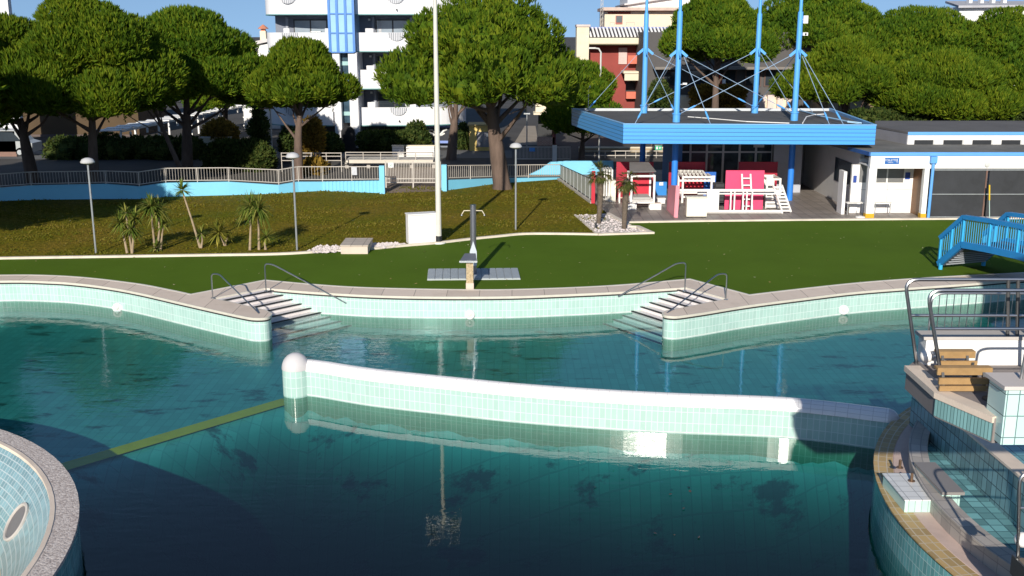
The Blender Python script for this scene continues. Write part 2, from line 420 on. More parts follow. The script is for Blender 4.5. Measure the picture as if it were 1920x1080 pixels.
vs = [(x, y, floor_z(x, y)) for y in ys for x in xs]; nx = len(xs)
fs = [(j * nx + i, j * nx + i + 1, (j + 1) * nx + i + 1, (j + 1) * nx + i) for j in range(len(ys) - 1) for i in range(nx - 1)]
mb = MB(); mb.add(vs, fs); o = solo('pool_floor', mb, tile_f, kind='structure', smooth=True)
yl = M('yellow_line_tile', (.95, .6, .005), .4, .15, 2)
dy = (yb - ya).normalized(); ny = Vector((-dy.y, dy.x))
q = [ya - dy * 5 - ny * .02, yb + dy * .25 - ny * .02, yb + dy * .25 + ny * .5, ya - dy * 5 + ny * .5]
solo('yellow_line', MB().sheet(q, -1.1), yl, kind='structure')
lime = M('lime_line', (.62, .7, .66), .6, .25, 3)
solo('waterline_deposit', MB().sweep(wall_path, [(-.004, ZW - .005), (-.004, ZW + .035)], cap=False), lime, kind='structure')
# ---- water: a closed body with a clear, slightly rippled surface that absorbs red light
RC, RO, RI = Vector((-16.7, 15.96)), 8.87, 8.42
wm = bpy.data.materials.new('pool_water_material'); wm.use_nodes = True; nt = wm.node_tree; nt.nodes.remove(nt.nodes['Principled BSDF'])
L_ = nt.links.new; out = nt.nodes['Material Output']
tc = nt.nodes.new('ShaderNodeTexCoord')
mp = N(nt, 'ShaderNodeMapping'); mp.inputs['Scale'].default_value = (.8, 2.2, 1); mp.inputs['Rotation'].default_value = (0, 0, R(12)); L_(tc.outputs['Object'], mp.inputs[0])
na = N(nt, 'ShaderNodeTexNoise', Scale=1.6, Detail=3.0, Roughness=.6, Distortion=.4); L_(mp.outputs[0], na.inputs[0])
nb = N(nt, 'ShaderNodeTexNoise', Scale=.12, Detail=2.0); L_(tc.outputs['Object'], nb.inputs[0])
mk = ramp(nt, nb.outputs[0], [(.4, (.12, .12, .12)), (.6, (1, 1, 1))])
mu = N(nt, 'ShaderNodeMath', operation='MULTIPLY'); L_(na.outputs[0], mu.inputs[0]); L_(mk, mu.inputs[1])
bp = N(nt, 'ShaderNodeBump', Strength=.3, Distance=.03); L_(mu.outputs[0], bp.inputs['Height'])
gl = N(nt, 'ShaderNodeBsdfGlossy', Roughness=.015); L_(bp.outputs[0], gl.inputs['Normal'])
tr = nt.nodes.new('ShaderNodeBsdfTransparent'); tr.inputs[0].default_value = (.9, .97, .97, 1)
fr = N(nt, 'ShaderNodeFresnel', IOR=1.36); L_(bp.outputs[0], fr.inputs['Normal'])
ge = nt.nodes.new('ShaderNodeNewGeometry'); ior = N(nt, 'ShaderNodeMath', operation='MULTIPLY_ADD'); L_(ge.outputs['Backfacing'], ior.inputs[0])
ior.inputs[1].default_value = 1 / 1.58 - 1.58; ior.inputs[2].default_value = 1.58; L_(ior.outputs[0], fr.inputs['IOR'])   # same mirror share from both sides, light gets in
ms = nt.nodes.new('ShaderNodeMixShader'); L_(fr.outputs[0], ms.inputs[0]); L_(tr.outputs[0], ms.inputs[1]); L_(gl.outputs[0], ms.inputs[2])
L_(ms.outputs[0], out.inputs['Surface'])
va = nt.nodes.new('ShaderNodeVolumeAbsorption'); va.inputs['Color'].default_value = (.36, .7, .68, 1); va.inputs['Density'].default_value = 1.15
L_(va.outputs[0], out.inputs['Volume'])
ringloop = [Vector((RC.x + 8.65 * math.cos(a), RC.y + 8.65 * math.sin(a))) for a in [2 * math.pi * k / 72 for k in range(72)]]
grow = [p + Vector((0, .25)) for p in pool]
wout = [Vector((far_l.x - 3, -15)), Vector((far_r.x + 3, -15)), Vector((far_r.x + 3, far_r.y)), Vector((far_r.x + 3, 46)), Vector((far_l.x - 3, 46))]
bm = bmesh.new()
def loopv(lp, z): return [bm.verts.new((p[0], p[1], z)) for p in lp]
def cap_(z, up):
    l1, l2 = loopv(wout, z), loopv(ringloop, z)
    ed = [bm.edges.new((l[i], l[(i + 1) % len(l)])) for l in (l1, l2) for i in range(len(l))]
    r = bmesh.ops.triangle_fill(bm, edges=ed, use_beauty=True, normal=(0, 0, 1 if up else -1))
    return l1, l2
t1, t2 = cap_(ZW, True); b1, b2 = cap_(-7.4, False)
for l, m_ in ((t1, b1), (t2, b2)):
    for i in range(len(l)):
        j = (i + 1) % len(l); bm.faces.new((m_[i], m_[j], l[j], l[i]))
bmesh.ops.recalc_face_normals(bm, faces=bm.faces)
if max(bm.faces, key=lambda f: f.calc_center_median().z).normal.z < 0: bmesh.ops.reverse_faces(bm, faces=bm.faces)
me = bpy.data.meshes.new('water'); bm.to_mesh(me); bm.free()
o = bpy.data.objects.new('water', me); C.objects.link(o); me.materials.append(wm); tag(o, kind='structure')
# ================================================================= steps into the pool
def steps(name, label, a, b, near2, back2, sgn):
    a, b = Vector((a[0], a[1])), Vector((b[0], b[1])); e = (b - a).normalized()
    n = Vector((e.y, -e.x))
    if n.x * sgn < 0: n = -n
    root = T(name, label, 'steps', (*((a + b) / 2), -.9), 'steps down into the pool')
    def hit(p, q, o_):                       # where the line p-q meets the tread line at offset o_ from a-b
        d_ = (q - p); t = (o_ - (p - a).dot(n)) / d_.dot(n); return p + d_ * t
    for k in range(9):
        z = -.03 - .135 * k
        o0, o1 = .33 * k - (.02 if k else 0), .33 * (k + 1)
        q = [hit(a, near2, o0) - e * .05, hit(a, near2, o1) - e * .05, hit(b, back2, o1) + e * .3, hit(b, back2, o0) + e * .3]
        if sgn < 0: q = q[::-1]
        st = P('step', MB().prism(q, z - 1.0, z), M('white_step_tile', (.74, .69, .68), .5, .08, 1.2), root)
        u, v = hit(a, near2, o1), hit(b, back2, o1) + e * .3
        P('nosing', MB().bar((u.x, u.y, z - .012), (v.x, v.y, z - .012), .09, .03), M('black_nosing', (.015, .015, .017), .6), st)
    return root
steps('pool_steps', 'white steps with black nosings left of the shower', gp([(395, 561)])[0], stLb, gp([(503, 586)])[0], gp([(600, 549.5)])[0], 1)
steps('pool_steps', 'white steps with black nosings towards the blue bridge', gp([(1366, 562)])[0], gp([(1287, 540)])[0], gp([(1250, 584)])[0], gp([(1180, 547)])[0], -1)
def rail(label, pts):
    mb = MB(); P3 = [Vector(p) for p in pts]; sm = [P3[0]]
    for i in range(1, len(P3) - 1):
        p, a, b2 = P3[i], P3[i - 1], P3[i + 1]; r = min(.14, (a - p).length * .45, (b2 - p).length * .45)
        u, v = p + (a - p).normalized() * r, p + (b2 - p).normalized() * r
        for t in (0, .25, .5, .75, 1): sm.append(u * (1 - t) ** 2 + p * 2 * t * (1 - t) + v * t * t)
    sm.append(P3[-1])
    root = T('handrail', label, 'handrail', P3[0], 'steel handrails on the pool steps')
    P('tube', mb.tube(sm, .024, 8), steel, root, True)
    P('base_plate', MB().lathe([(.07, 0), (.07, .015), (.03, .02)], P3[0]), steel, root, True)
    return root
def hrail(label, foot, top, bend, end, Yend):
    f = G(*foot, .03); zt = AT(*top, f.y).z
    rail(label, [f, (f.x, f.y, zt), AT(*bend, f.y - .08), AT(*end, Yend)])
hrail('outer steel handrail on the left peninsula', (399, 559), (399, 513), (411, 514), (486, 588), G(508, 597).y + .5)
hrail('steel handrail at the inner corner of the left steps', (499, 546), (496, 494), (512, 496), (648, 568), G(648, 553).y - .06)
hrail('steel handrail at the inner corner of the right steps', (1284, 546), (1284, 492), (1268, 494), (1159, 556), G(1159, 549).y - .06)
hrail('outer steel handrail on the right peninsula', (1361, 562), (1361, 513), (1346, 514), (1244, 592), G(1243, 597).y + .5)
# round white lights at the waterline
def walllight(label, px, py, edge):
    Y = G(*edge).y - .05
    c = AT(px, py, Y); d = Vector((-c.x * .02, -1, 0)).normalized()
    root = T('pool_light', label, 'pool light', c, 'round white lights on the pool wall')
    P('ring', MB().lathe([(.17, -.03), (.17, .03), (.145, .05), (.1, .05), (.09, .03)], c, 24, d), white, root, True)
    P('lens', MB().lathe([(.1, .02), (.06, .045), (.01, .05)], c, 16, d), M('pale_lens', (.6, .6, .58), .25), root, True)
walllight('round white light under the far left coping', 220, 577, (220, 543))
walllight('round white light below the shower', 881, 590, (881, 557.5))
walllight('round white light by the right peninsula', 1582, 581, (1582, 551))
# ================================================================= dividing wall with rounded white cap
root = T('dividing_wall', 'mint tiled wall with rounded white cap dividing the pool', 'pool wall', (0, 26, -5))
dl = [Vector((p[0], p[1])) for p in catmull(gp([(566, 740), (600, 744), (695, 760), (840, 777), (960, 790), (1095, 801), (1250, 810.5), (1440, 818), (1540, 827), (1660, 843)], ZW), 6)]
wd = .46
P('tiled_wall', MB().sweep(dl, [(0, ZW - .03), (0, -.06), (wd, -.06), (wd, ZW - .03)]), tile_w, root)
P('underwater_wall', MB().sweep(dl, [(0, -7), (0, ZW - .03), (wd, ZW - .03), (wd, -7)]), tile_a, root)
capp = [(-.03, -.06)] + [(wd / 2 - (wd / 2 + .03) * math.cos(math.pi * k / 10), -.06 + .27 * math.sin(math.pi * k / 10)) for k in range(1, 10)] + [(wd + .03, -.06)]
capm = TILE('white_cap_tile', (.84, .82, .81), (.6, .58, .58), .29, .12, 'UV', .03, .25, .006, stain=.1)
P('cap', MB().sweep(dl, capp), capm, root, True)
e0, e1 = dl[-1], dl[-1] + (dl[-1] - dl[-2]).normalized() * .2
mid = dl[-1] + Vector((-(dl[-1] - dl[-2]).y, (dl[-1] - dl[-2]).x)).normalized() * wd / 2
P('lime_line', MB().sweep(dl, [(-.004, ZW - .005), (-.004, ZW + .03)], cap=False), lime, root)
P('cap_end', MB().lathe([(.26 * math.cos(R(9 * k)), -.06 + .26 * math.sin(R(9 * k))) for k in range(10)], (mid.x, mid.y, 0), 20), capm, root, True)
cc = G(552, 745, ZW).xy + Vector((0, .36)); rr = .375
root = T('round_pillar', 'mint tiled round pillar with white dome ending the dividing wall', 'pillar', (cc.x, cc.y, -5.4))
circ = [Vector((cc.x + rr * math.cos(-2 * math.pi * k / 28 - 1), cc.y + rr * math.sin(-2 * math.pi * k / 28 - 1))) for k in range(29)]
P('shaft', MB().sweep(circ, [(0, ZW - .03), (0, -.02)], cap=False), tile_w, root, True)
P('underwater_shaft', MB().sweep(circ, [(0, -7), (0, ZW - .03)], cap=False), tile_a, root, True)
P('dome', MB().lathe([((rr + .01) * math.cos(R(9 * k)), -.02 + .44 * math.sin(R(9 * k))) for k in range(10)], (cc.x, cc.y, 0), 28), capm, root, True)
# ================================================================= round basin at the left
ringm = M('pebble_coping', (.42, .36, .32), .9, .12, 1.2)
m, nt, b = newmat('pebbledash'); tc = nt.nodes.new('ShaderNodeTexCoord'); vo = N(nt, 'ShaderNodeTexVoronoi', Scale=28.0); nt.links.new(tc.outputs['Object'], vo.inputs['Vector'])
nt.links.new(ramp(nt, vo.outputs['Color'], [(.1, (.36, .3, .27)), (.45, (.52, .45, .41)), (.95, (.7, .63, .58))]), b.inputs['Base Color'])
bp = N(nt, 'ShaderNodeBump', Strength=.4, Distance=.02); bp.invert = True; nt.links.new(vo.outputs['Distance'], bp.inputs['Height']); nt.links.new(bp.outputs[0], b.inputs['Normal']); b.inputs['Roughness'].default_value = .9
pebble = m
root = T('round_basin', 'round tiled basin with wide pebbled rim at the lower left', 'basin', (RC.x, RC.y, -6))
angs = [-2 * math.pi * k / 96 for k in range(97)]
ring = [Vector((RC.x + RO * math.cos(a), RC.y + RO * math.sin(a))) for a in angs]      # clockwise: left of travel = outwards
P('outer_wall', MB().sweep(ring, [(-.02, -6), (-.02, -.07)], cap=False), tile_t, root, True)
P('rim', MB().sweep(ring, [(-.03, -.07), (.02, -.07), (.02, 0), (RI - RO + .05, .005), (RI - RO - .02, -.04)], cap=False), pebble, root)
P('rim_edge', MB().sweep(ring, [(RI - RO + .05, .0), (RI - RO + .03, .02), (RI - RO - .06, .02), (RI - RO - .06, -.06)], cap=False), coping, root)
bt = TILE('pale_blue_basin_tile', (.2, .33, .37), (.42, .5, .52), .15, .15, 'UV', .2, .25, .012, stain=.2)
P('sloping_wall', MB().sweep(ring, [(RI - RO - .03, -.04), (-1.54, -1.42), (-1.56, -1.9)], cap=False), bt, root, True)
fl = [Vector((RC.x + 7.5 * math.cos(-a), RC.y + 7.5 * math.sin(-a))) for a in angs[:-1]]
P('basin_floor', MB().sheet(fl, -1.4), M('basin_floor_stone', (.5, .42, .28), .8, .15, 1.5), root)
hc = G(34, 980, -.83); rad = (Vector((hc.x, hc.y)) - RC).normalized(); nrm = Vector((-rad.x * .79, -rad.y * .79, .61)).normalized()
P('inlet_ring', MB().lathe([(.42, -.1), (.42, .07), (.38, .085), (.35, .07), (.33, .0)], hc, 28, nrm), M('grey_inlet', (.5, .46, .42), .5), root, True)
P('inlet_disc', MB().lathe([(.35, -.02), (.35, .045), (.01, .045)], hc, 28, nrm), M('inlet_dark', (.16, .15, .15), .6, .15), root)
# ================================================================= round island at the right
PC, PR = Vector((16.72, 18.61)), 9.35
root = T('pool_island', 'round tiled island with tan tiled edge rising from the pool', 'island', (PC.x, PC.y, -6))
isl = [Vector((PC.x + PR * math.cos(-a), PC.y + PR * math.sin(-a))) for a in [2 * math.pi * k / 120 for k in range(121)]]
P('outer_wall', MB().sweep(isl, [(0, -7), (0, -.08)], cap=False), tile_t, root, True)
P('joint', MB().sweep(isl, [(-.01, -.08), (-.01, -.035)], cap=False), M('dark_joint', (.03, .03, .03), .8), root)
P('edge_tiles', MB().sweep(isl, [(-.01, -.035), (.03, -.035), (.03, 0), (-.36, .0)], cap=False), TILE('tan_edge_tile', (.46, .32, .14), (.55, .47, .35), .3, .17, 'UV', .2, .6, .012, stain=.4), root)
P('walkway', MB().sweep(isl, [(-.36, .0), (-.37, -.01), (-.38, .004), (-.68, .004)], cap=False), M('pink_screed', (.58, .44, .38), .75, .12, 1.5), root)
gt = TILE('grey_top_tile', (.42, .38, .34), (.25, .23, .22), .4, .2, 'UV', .15, .5, .01, stain=.3)
P('low_wall', MB().sweep(isl, [(-.68, .0), (-.68, .3), (-.66, .3), (-.66, .34), (-1.04, .34), (-1.04, -.5)], cap=False), gt, root)
inner = [Vector((PC.x + (PR - 1.0) * math.cos(a), PC.y + (PR - 1.0) * math.sin(a))) for a in [2 * math.pi * k / 90 for k in range(90)]]
P('inner_floor', MB().sheet(inner, .06), TILE('teal_island_floor', (.16, .36, .38), (.06, .14, .16), .26, .26, 'Object', .35, .18, .012, stain=.5, stainc=(.04, .1, .16)), root)
# tiled walls standing on the island
def slabwall(label, a, b2, h_, th, m_, top=None):
    root = T('tiled_wall', label, 'wall', (*((Vector(a) + Vector(b2)) / 2), .06))
    P('wall', MB().sweep([a, b2], [(0, .06), (0, h_), (-th, h_), (-th, .06)]), m_, root)
    P('coping', MB().sweep([a, b2], [(.02, h_), (.02, h_ + .05), (-th - .02, h_ + .05), (-th - .02, h_)]), coping, root)
tile_g = TILE('grey_blue_tile', (.2, .34, .37), (.07, .11, .13), .2, .3, 'UV', .25, .2, .012, stain=.35)
slabwall('low grey blue tiled wall below the diving platform', (9.62, 23.6), (9.75, 14), 1.0, .3, tile_g)
# starting blocks
wt = TILE('white_block_tile', (.72, .72, .7), (.35, .35, .34), .25, .25, 'Object', .06, .3, .008, stain=.15)
mt2 = TILE('mint_block_tile', (.5, .72, .66), (.3, .42, .4), .126, .3, 'Object', .1, .25, .008, rot=(R(90), 0, 0), stain=.1)
def block(label, x0, x1, y0, y1, h_, bolts):
    root = T('starting_block', label, 'starting block', ((x0 + x1) / 2, (y0 + y1) / 2, 0), 'tiled starting blocks on the island')
    P('body', MB().bx(x0 + .02, x1 - .02, y0 + .02, y1 - .02, 0, h_ - .02), mt2, root)
    P('top', MB().bx(x0, x1, y0, y1, h_ - .02, h_), wt, root)
    for (bx_, by_) in bolts:
        P('bollard', MB().lathe([(.07, h_), (.07, h_ + .015), (.03, h_ + .02), (.028, h_ + .15), (.034, h_ + .16), (.02, h_ + .175)], (bx_, by_, 0), 12), M('rusty_steel', (.22, .14, .09), .5, .3, 9, metal=.6), root, True)
b1 = G(1687, 877, .27); b2_ = G(1709, 902, .27)
block('white topped block carrying two small bollards', 7.55, 8.24, 19.0, 20.28, .27, [(b1.x, b1.y), (b2_.x, b2_.y)])
block('white topped block without bollards at the lower right corner', 7.83, 8.6, 14.6, 15.9, .27, [])
root = T('tiled_bench', 'narrow tiled bench with grey slab behind the bollard block', 'bench', (8.45, 19.7, 0))
P('base', MB().bx(8.27, 8.62, 19.02, 20.4, 0, .38), mt2, root)
P('top_slab', MB().bx(8.25, 8.68, 18.97, 20.45, .38, .44), gt, root)
# dark red post board with a chain
fb = G(1780, 842)
root = T('post_board', 'dark red board standing on the island under the platform', 'board', fb)
P('panel', MB().bx(fb.x - .17, fb.x + .06, fb.y, fb.y + .08, .01, 1.5), M('maroon_paint', (.1, .012, .02), .45, .2, 2), root)
P('frame', MB().bx(fb.x + .063, fb.x + .1, fb.y - .02, fb.y + .1, .01, 1.55), steel, root)
mb = MB()
for k in range(16): mb.lathe([(.022, -.03), (.03, 0), (.022, .03)], (fb.x + .02, fb.y - .04, .12 + .07 * k), 6)
P('chain', mb, steel, root)
P('foot', MB().bx(fb.x - .05, fb.x + .26, fb.y - .06, fb.y - .02, .01, .04), darksteel, root)
# ================================================================= diving platform (5 m) and its furniture
root = T('diving_platform', 'high concrete diving platform with mint tiled edge and tall parapet', 'diving platform', (9, 11.8, 4.6))
poly = [(4.86, 12.55), (4.84, 11.55), (5.15, 10.75), (13.4, 10.75), (13.4, 13.0), (5.2, 13.0)]
cent = MB().prism([(p[0], p[1]) for p in poly], 4.72, 5.0)
P('slab', cent, M('grey_platform_floor', (.24, .21, .2), .85, .15, 1.5), root)
P('edge_tiles', MB().sweep(poly[1:3] , [(-.006, 4.74), (-.012, 4.74), (-.012, 4.96)], cap=False), TILE('teal_edge', (.24, .46, .46), (.1, .2, .2), .05, .3, 'UV', .15, .25, .006), root)
P('edge_coping', MB().sweep(poly[:3], [(-.03, 4.95), (-.03, 5.02), (.16, 5.02), (.16, 4.95)]), coping, root)
P('front_parapet', MB().bx(5.17, 13.4, 10.6, 11.0, 4.76, 5.38), TILE('mint_big_tile', (.55, .76, .72), (.14, .22, .22), .127, .24, 'Object', .06, .25, .006, rot=(R(90), 0, 0), stain=.1), root)
P('parapet_top', MB().bx(5.13, 13.4, 10.56, 11.04, 5.38, 5.42), M('pale_top', (.6, .54, .5), .7, .1, 2), root)
P('rear_parapet', MB().bx(5.1, 13.4, 12.62, 12.86, 5.0, 5.33), white, root)
P('rear_coping', MB().bx(5.06, 13.4, 12.6, 12.9, 5.33, 5.37), M('beige_top', (.5, .46, .42), .8, .1, 2), root)
tower = T('slide_tower', 'tall tiled slide tower carrying the diving platform', 'tower', (15.4, 12, 0))
P('shaft', MB().bx(13.4, 17.5, 10, 14, 0, 10.5), tile_g, tower)
P('roof', MB().bx(13.1, 17.8, 9.7, 14.3, 10.5, 10.75), concrete, tower)
def bench(label, x0, x1, yf, z0):
    root = T('wooden_seat', label, 'seat', ((x0 + x1) / 2, yf + .2, z0), 'slatted wooden seats on the diving platform')
    for k, (dy_, dz, hh, tk) in enumerate([(0, .01, .06, .03), (.03, .08, .075, .03), (.1, .17, .085, .03), (.14, .225, .03, .07)]):
        P('slat', MB().bx(x0, x1, yf + dy_, yf + dy_ + tk, z0 + dz, z0 + dz + hh), wood, root)
    for x in (x0 + .06, x1 - .1): P('bracket', MB().bar((x, yf + .04, z0 + .01), (x, yf + .11, z0 + .2), .03, .04), darksteel, root)
    P('end_plate', MB().bx(x1 - .08, x1 - .05, yf - .004, yf, z0 + .02, z0 + .15), darksteel, root)
    P('pedestal', MB().lathe([(.1, 0), (.1, .02), (.03, .04), (.03, .1), (.07, .11)], (x1 - .12, yf - .2, z0 - .02), 12), darksteel, root, True)
bench('slatted wooden seat nearer the viewer beside the rail', 4.87, 5.5, 11.55, 5.02)
bench('slatted wooden seat against the white rear parapet', 5.12, 5.58, 12.2, 5.02)
def loop_rail(label, foot, lean, zt, xr, mid, balus=False, r=.018, foot_off=0):
    f = Vector(foot); top = f + Vector((lean, 0, zt)); mb = MB()
    c = [f, f + (top - f) * .86]
    a, k_, e_ = c[1], top, top + Vector((.17, 0, 0))
    for t in (.2, .4, .6, .8, 1): c.append(a * (1 - t) ** 2 + k_ * 2 * t * (1 - t) + e_ * t * t)
    c.append(Vector((xr, f.y, top.z)))
    root = T('guard_rail', label, 'guard rail', f, 'steel guard rails on the diving tower')
    P('top_tube', mb.tube(c, r, 8), steel, root, True)
    pm = f + (top - f) * mid
    P('mid_tube', MB().tube([pm, (xr, f.y, pm.z)], r * .85, 8), steel, root, True)
    x = f.x + 1.12
    while x < xr and not balus:
        P('post', MB().tube([(x, f.y, f.z), (x - .1, f.y, top.z)], r, 8), darksteel, root, True); P('post', MB().tube([(x + .12, f.y, f.z), (x + .02, f.y, top.z)], r, 8), darksteel, root, True); x += 1.6
    if balus:
        pb = f + (top - f) * .22
        P('low_tube', MB().tube([pb, (xr, f.y, pb.z)], r * .85, 8), steel, root, True)
        x = f.x + .1; zz0 = pb.z
        while x < min(xr, f.x + 3):
            P('baluster', MB().tube([(x, f.y, zz0), (x, f.y, top.z)], .006, 6), steel, root, True); x += .092
    return root
loop_rail('tall guard rail at the far edge of the platform', G(1719, 683, 5.0), -.24, 1.08, 9, .58, False, .023)
loop_rail('tall guard rail nearest the viewer on the platform', G(1766, 714, 5.0), -.27, 1.1, 9, .58, False, .023)
loop_rail('guard rail with thin balusters behind the white parapet', (5.28, 13.02, 5.0), .0, .82, 9, .35, True, .016)
loop_rail('guard rail standing on the tiled parapet', (5.42, 10.82, 5.42), .03, .55, 9, .5)
def globe(label, c, r, arm):
    root = T('globe_lamp', label, 'lamp', c, 'white globe lamps on the diving tower')
    P('globe', MB().ball(c, r, 18), M('opal_globe', (.85, .83, .8), .3, .03), root, True)
    P('arm', MB().tube(arm, .022, 8), galv, root, True)
gc = G(1738, 667, 5.12)
globe('white globe lamp beside the upper wooden seats', gc, .085, [gc + Vector((.05, -.06, 0)), gc + Vector((.1, -.1, .03)), gc + Vector((.2, -.12, -.06)), gc + Vector((.24, -.12, -.12))])
# lower platform (3 m)
c3 = G(1902, 1046, 1.2)
root = T('lower_platform', 'low jumping platform at the right edge with steel rail', 'diving platform', (c3.x + 2, c3.y - 1, 0.9))
P('slab', MB().bx(c3.x, 11.4, c3.y - 2.3, c3.y, .95, 1.2), M('brown_platform', (.2, .16, .12), .8, .2, 2), root)
P('edge', MB().bx(c3.x - .03, c3.x, c3.y - 2.3, c3.y + .03, .93, 1.24), darksteel, root)
for y_ in (c3.y - .6, c3.y - 1.9): P('support', MB().tube([(c3.x + 2, y_, -6), (c3.x + 2, y_, .95)], .12, 10), galv, root, True)
loop_rail('guard rail around the lower platform', (c3.x + .03, c3.y - .05, 1.2), -.13, 1.42, 10.5, .6, False, .026)
gc = G(1917, 1012, 1.5)
globe('white globe lamp at the lower platform rail', gc, .12, [gc, gc + Vector((.1, 0, -.04)), gc + Vector((.2, 0, -.13))])

# ================================================================= blue walls with railings
def ribbonwall(label, segs, ribs=None, pillars=()):
    pts = [G(s[0], s[1]) for s in segs]
    root = T('boundary_wall', label, 'wall', (pts[len(pts) // 2].x, pts[len(pts) // 2].y, 0))
    tops = [[ZT(s[0], s[1], s[k]) for s in segs] for k in (2, 3, 4)]
    mb = MB()
    for i in range(len(pts) - 1):
        a, b2 = pts[i], pts[i + 1]; n = (b2 - a).normalized(); n = Vector((-n.y, n.x, 0)) * .2
        v = [a, b2, b2 + n, a + n]
        za = [-.1, -.1, -.1, -.1]; zb = [tops[0][i], tops[0][i + 1], tops[0][i + 1], tops[0][i]]
        mb.add([(q.x, q.y, z) for q, z in zip(v, za)] + [(q.x, q.y, z) for q, z in zip(v, zb)], [(0, 1, 5, 4), (1, 2, 6, 5), (2, 3, 7, 6), (3, 0, 4, 7), (4, 5, 6, 7)])
    P('wall', mb, sky_blue, root)
    if ribs:
        mb = MB(); i0 = ribs
        a, b2 = pts[i0], pts[i0 + 1]; n = max(2, int((b2 - a).length / .22))
        for k in range(n):
            p = a.lerp(b2, (k + .5) / n); z = tops[0][i0] + (tops[0][i0 + 1] - tops[0][i0]) * (k + .5) / n
            mb.bx(p.x - .055, p.x + .055, p.y - .05, p.y + .02, 0, z + .02)
        P('ribs', mb, sky_blue, root)
    r1, r2, bars = MB(), MB(), MB(); dd = Vector((0, .1, 0))
    for i in range(len(pts) - 1):
        A = pts[i] + dd; B = pts[i + 1] + dd
        P1 = lambda t, k: Vector((*A.lerp(B, t).xy, tops[k][i] * (1 - t) + tops[k][i + 1] * t))
        r1.tube([P1(0, 1), P1(1, 1)], .025, 6); r2.tube([P1(0, 2), P1(1, 2)], .03, 6)
        n = max(2, int((B - A).length / .155))
        for k in range(n):
            t = (k + .5) / n; bars.tube([P1(t, 1), P1(t, 2)], .011, 5)
        m = max(1, round((B - A).length / 1.9))
        for k in range(m):
            t = k / m; q = P1(t, 2); P('post', MB().tube([(q.x, q.y, P1(t, 0).z), q], .03, 6), railm, root, True)
    P('bottom_rail', r1, railm, root, True); P('top_rail', r2, railm, root, True); P('railing_bars', bars, railm, root, True)
    for (px, yb, yt) in pillars:
        g = G(px, yb); z = ZT(px, yb, yt)
        P('pillar', MB().bx(g.x - .15, g.x + .15, g.y - .06, g.y + .3, 0, z), sky_blue, root)
    return root
railm = M('white_railing', (.5, .46, .41), .5, .15, 2)
ribbonwall('long light blue wall with white railing along the left lawn', [(-420, 392, 374, 370, 342), (-60, 379, 357, 353, 331), (60, 375, 348, 345, 323), (200, 373, 345, 342, 321), (262, 373, 350, 346, 323), (312, 369, 343, 339, 316),
    (430, 366, 341, 338, 315), (523, 363, 347, 343, 319), (560, 360, 341, 337, 313), (605, 358, 341, 337, 313), (716, 362, 339, 336, 313)], ribs=9, pillars=[(717, 363.5, 311)])
ribbonwall('short tapering light blue wall with railing behind the big pine', [(832, 358, 338, 334, 311), (930, 344.5, 334.5, 331, 310), (1050, 336, 333, 330, 309)], pillars=[(833, 358.5, 309)])
# gate
g0, g1 = G(724, 352), G(826, 352)
root = T('entrance_gate', 'wide white barred gate across the brown path', 'gate', (g0 + g1) / 2)
zt, zb = ZT(724, 352, 304), ZT(724, 352, 342)
mb = MB(); n = 34
for k in range(n + 1):
    x = g0.x + (g1.x - g0.x) * k / n; mb.bx(x - .014, x + .014, g0.y - .014, g0.y + .014, zb, zt)
P('bars', mb, railm, root)
for z in (zb, zb + .22, zt - .03): P('rail', MB().bx(g0.x, g1.x, g0.y - .025, g0.y + .025, z - .025, z + .025), railm, root)
for x in (g0.x, (g0.x + g1.x) / 2, g1.x): P('post', MB().bx(x - .04, x + .04, g0.y - .03, g0.y + .03, .0, zt + .04), railm, root)
def plate(name, label, cat, px0, py0, px1, py1, Y, m_, th=.03, group=None):
    a, b2 = AT(px0, py1, Y), AT(px1, py0, Y)
    root = T(name, label, cat, ((a.x + b2.x) / 2, Y, a.z), group)
    P('panel', MB().bx(a.x, b2.x, Y - th, Y, a.z, b2.z), m_, root)
    return root, a, b2
sg, a, b2 = plate('notice', 'white notice with green cross emblem on the gate', 'sign', 728, 305, 738, 314, g0.y - .03, white)
gm = M('sign_green', (.02, .35, .18), .5, .05)
mb = MB()
for t in (-1, 1):
    c = Vector(((a.x + b2.x) / 2, g0.y - .068, (a.z + b2.z) / 2)); d = Vector((.1, 0, .1 * t)); mb.bar(c - d, c + d, .012, .05, up=(0, 1, 0))
P('emblem', mb, gm, sg)
plate('notice', 'pale grey notice hanging on the white railing left of the gate', 'sign', 659.5, 313, 669, 328, G(664, 361).y - .02, M('notice_grey', (.5, .52, .55), .6, .2, 8))
# footbridge / ramp behind the gate
Yb = 72.5
a, b2 = AT(648, 300, Yb), AT(812, 300, Yb)
root = T('ramp', 'raised ramp with white handrails behind the gate', 'ramp', ((a.x + b2.x) / 2, Yb, 0))
zz = a.z
P('deck', MB().bx(a.x, b2.x, Yb, Yb + 2, zz - .22, zz), M('pale_slab', (.6, .55, .47), .8, .15, 1), root)
for k in range(5):
    x = a.x + (b2.x - a.x) * k / 4; P('support', MB().bx(x - .12, x + .12, Yb + .4, Yb + .7, 0, zz - .22), concrete, root)
for y_ in (286, 291):
    z = AT(650, y_, Yb).z; P('rail', MB().tube([(a.x, Yb + .1, z), (b2.x, Yb + .1, z)], .03, 6), railm, root, True)
for k in range(6):
    x = a.x + (b2.x - a.x) * k / 5; P('post', MB().tube([(x, Yb + .1, zz), (x, Yb + .1, AT(650, 285.5, Yb).z)], .03, 6), railm, root, True)
a, b2 = AT(528, 300, 71), AT(640, 300, 71)
root = T('ramp_railing', 'white three bar railing behind the leaning pine trunk', 'railing', ((a.x + b2.x) / 2, 71, 0))
for y_ in (287, 293, 301): P('rail', MB().tube([(a.x, 71, AT(600, y_, 71).z), (b2.x, 71, AT(600, y_, 71).z)], .03, 6), railm, root, True)
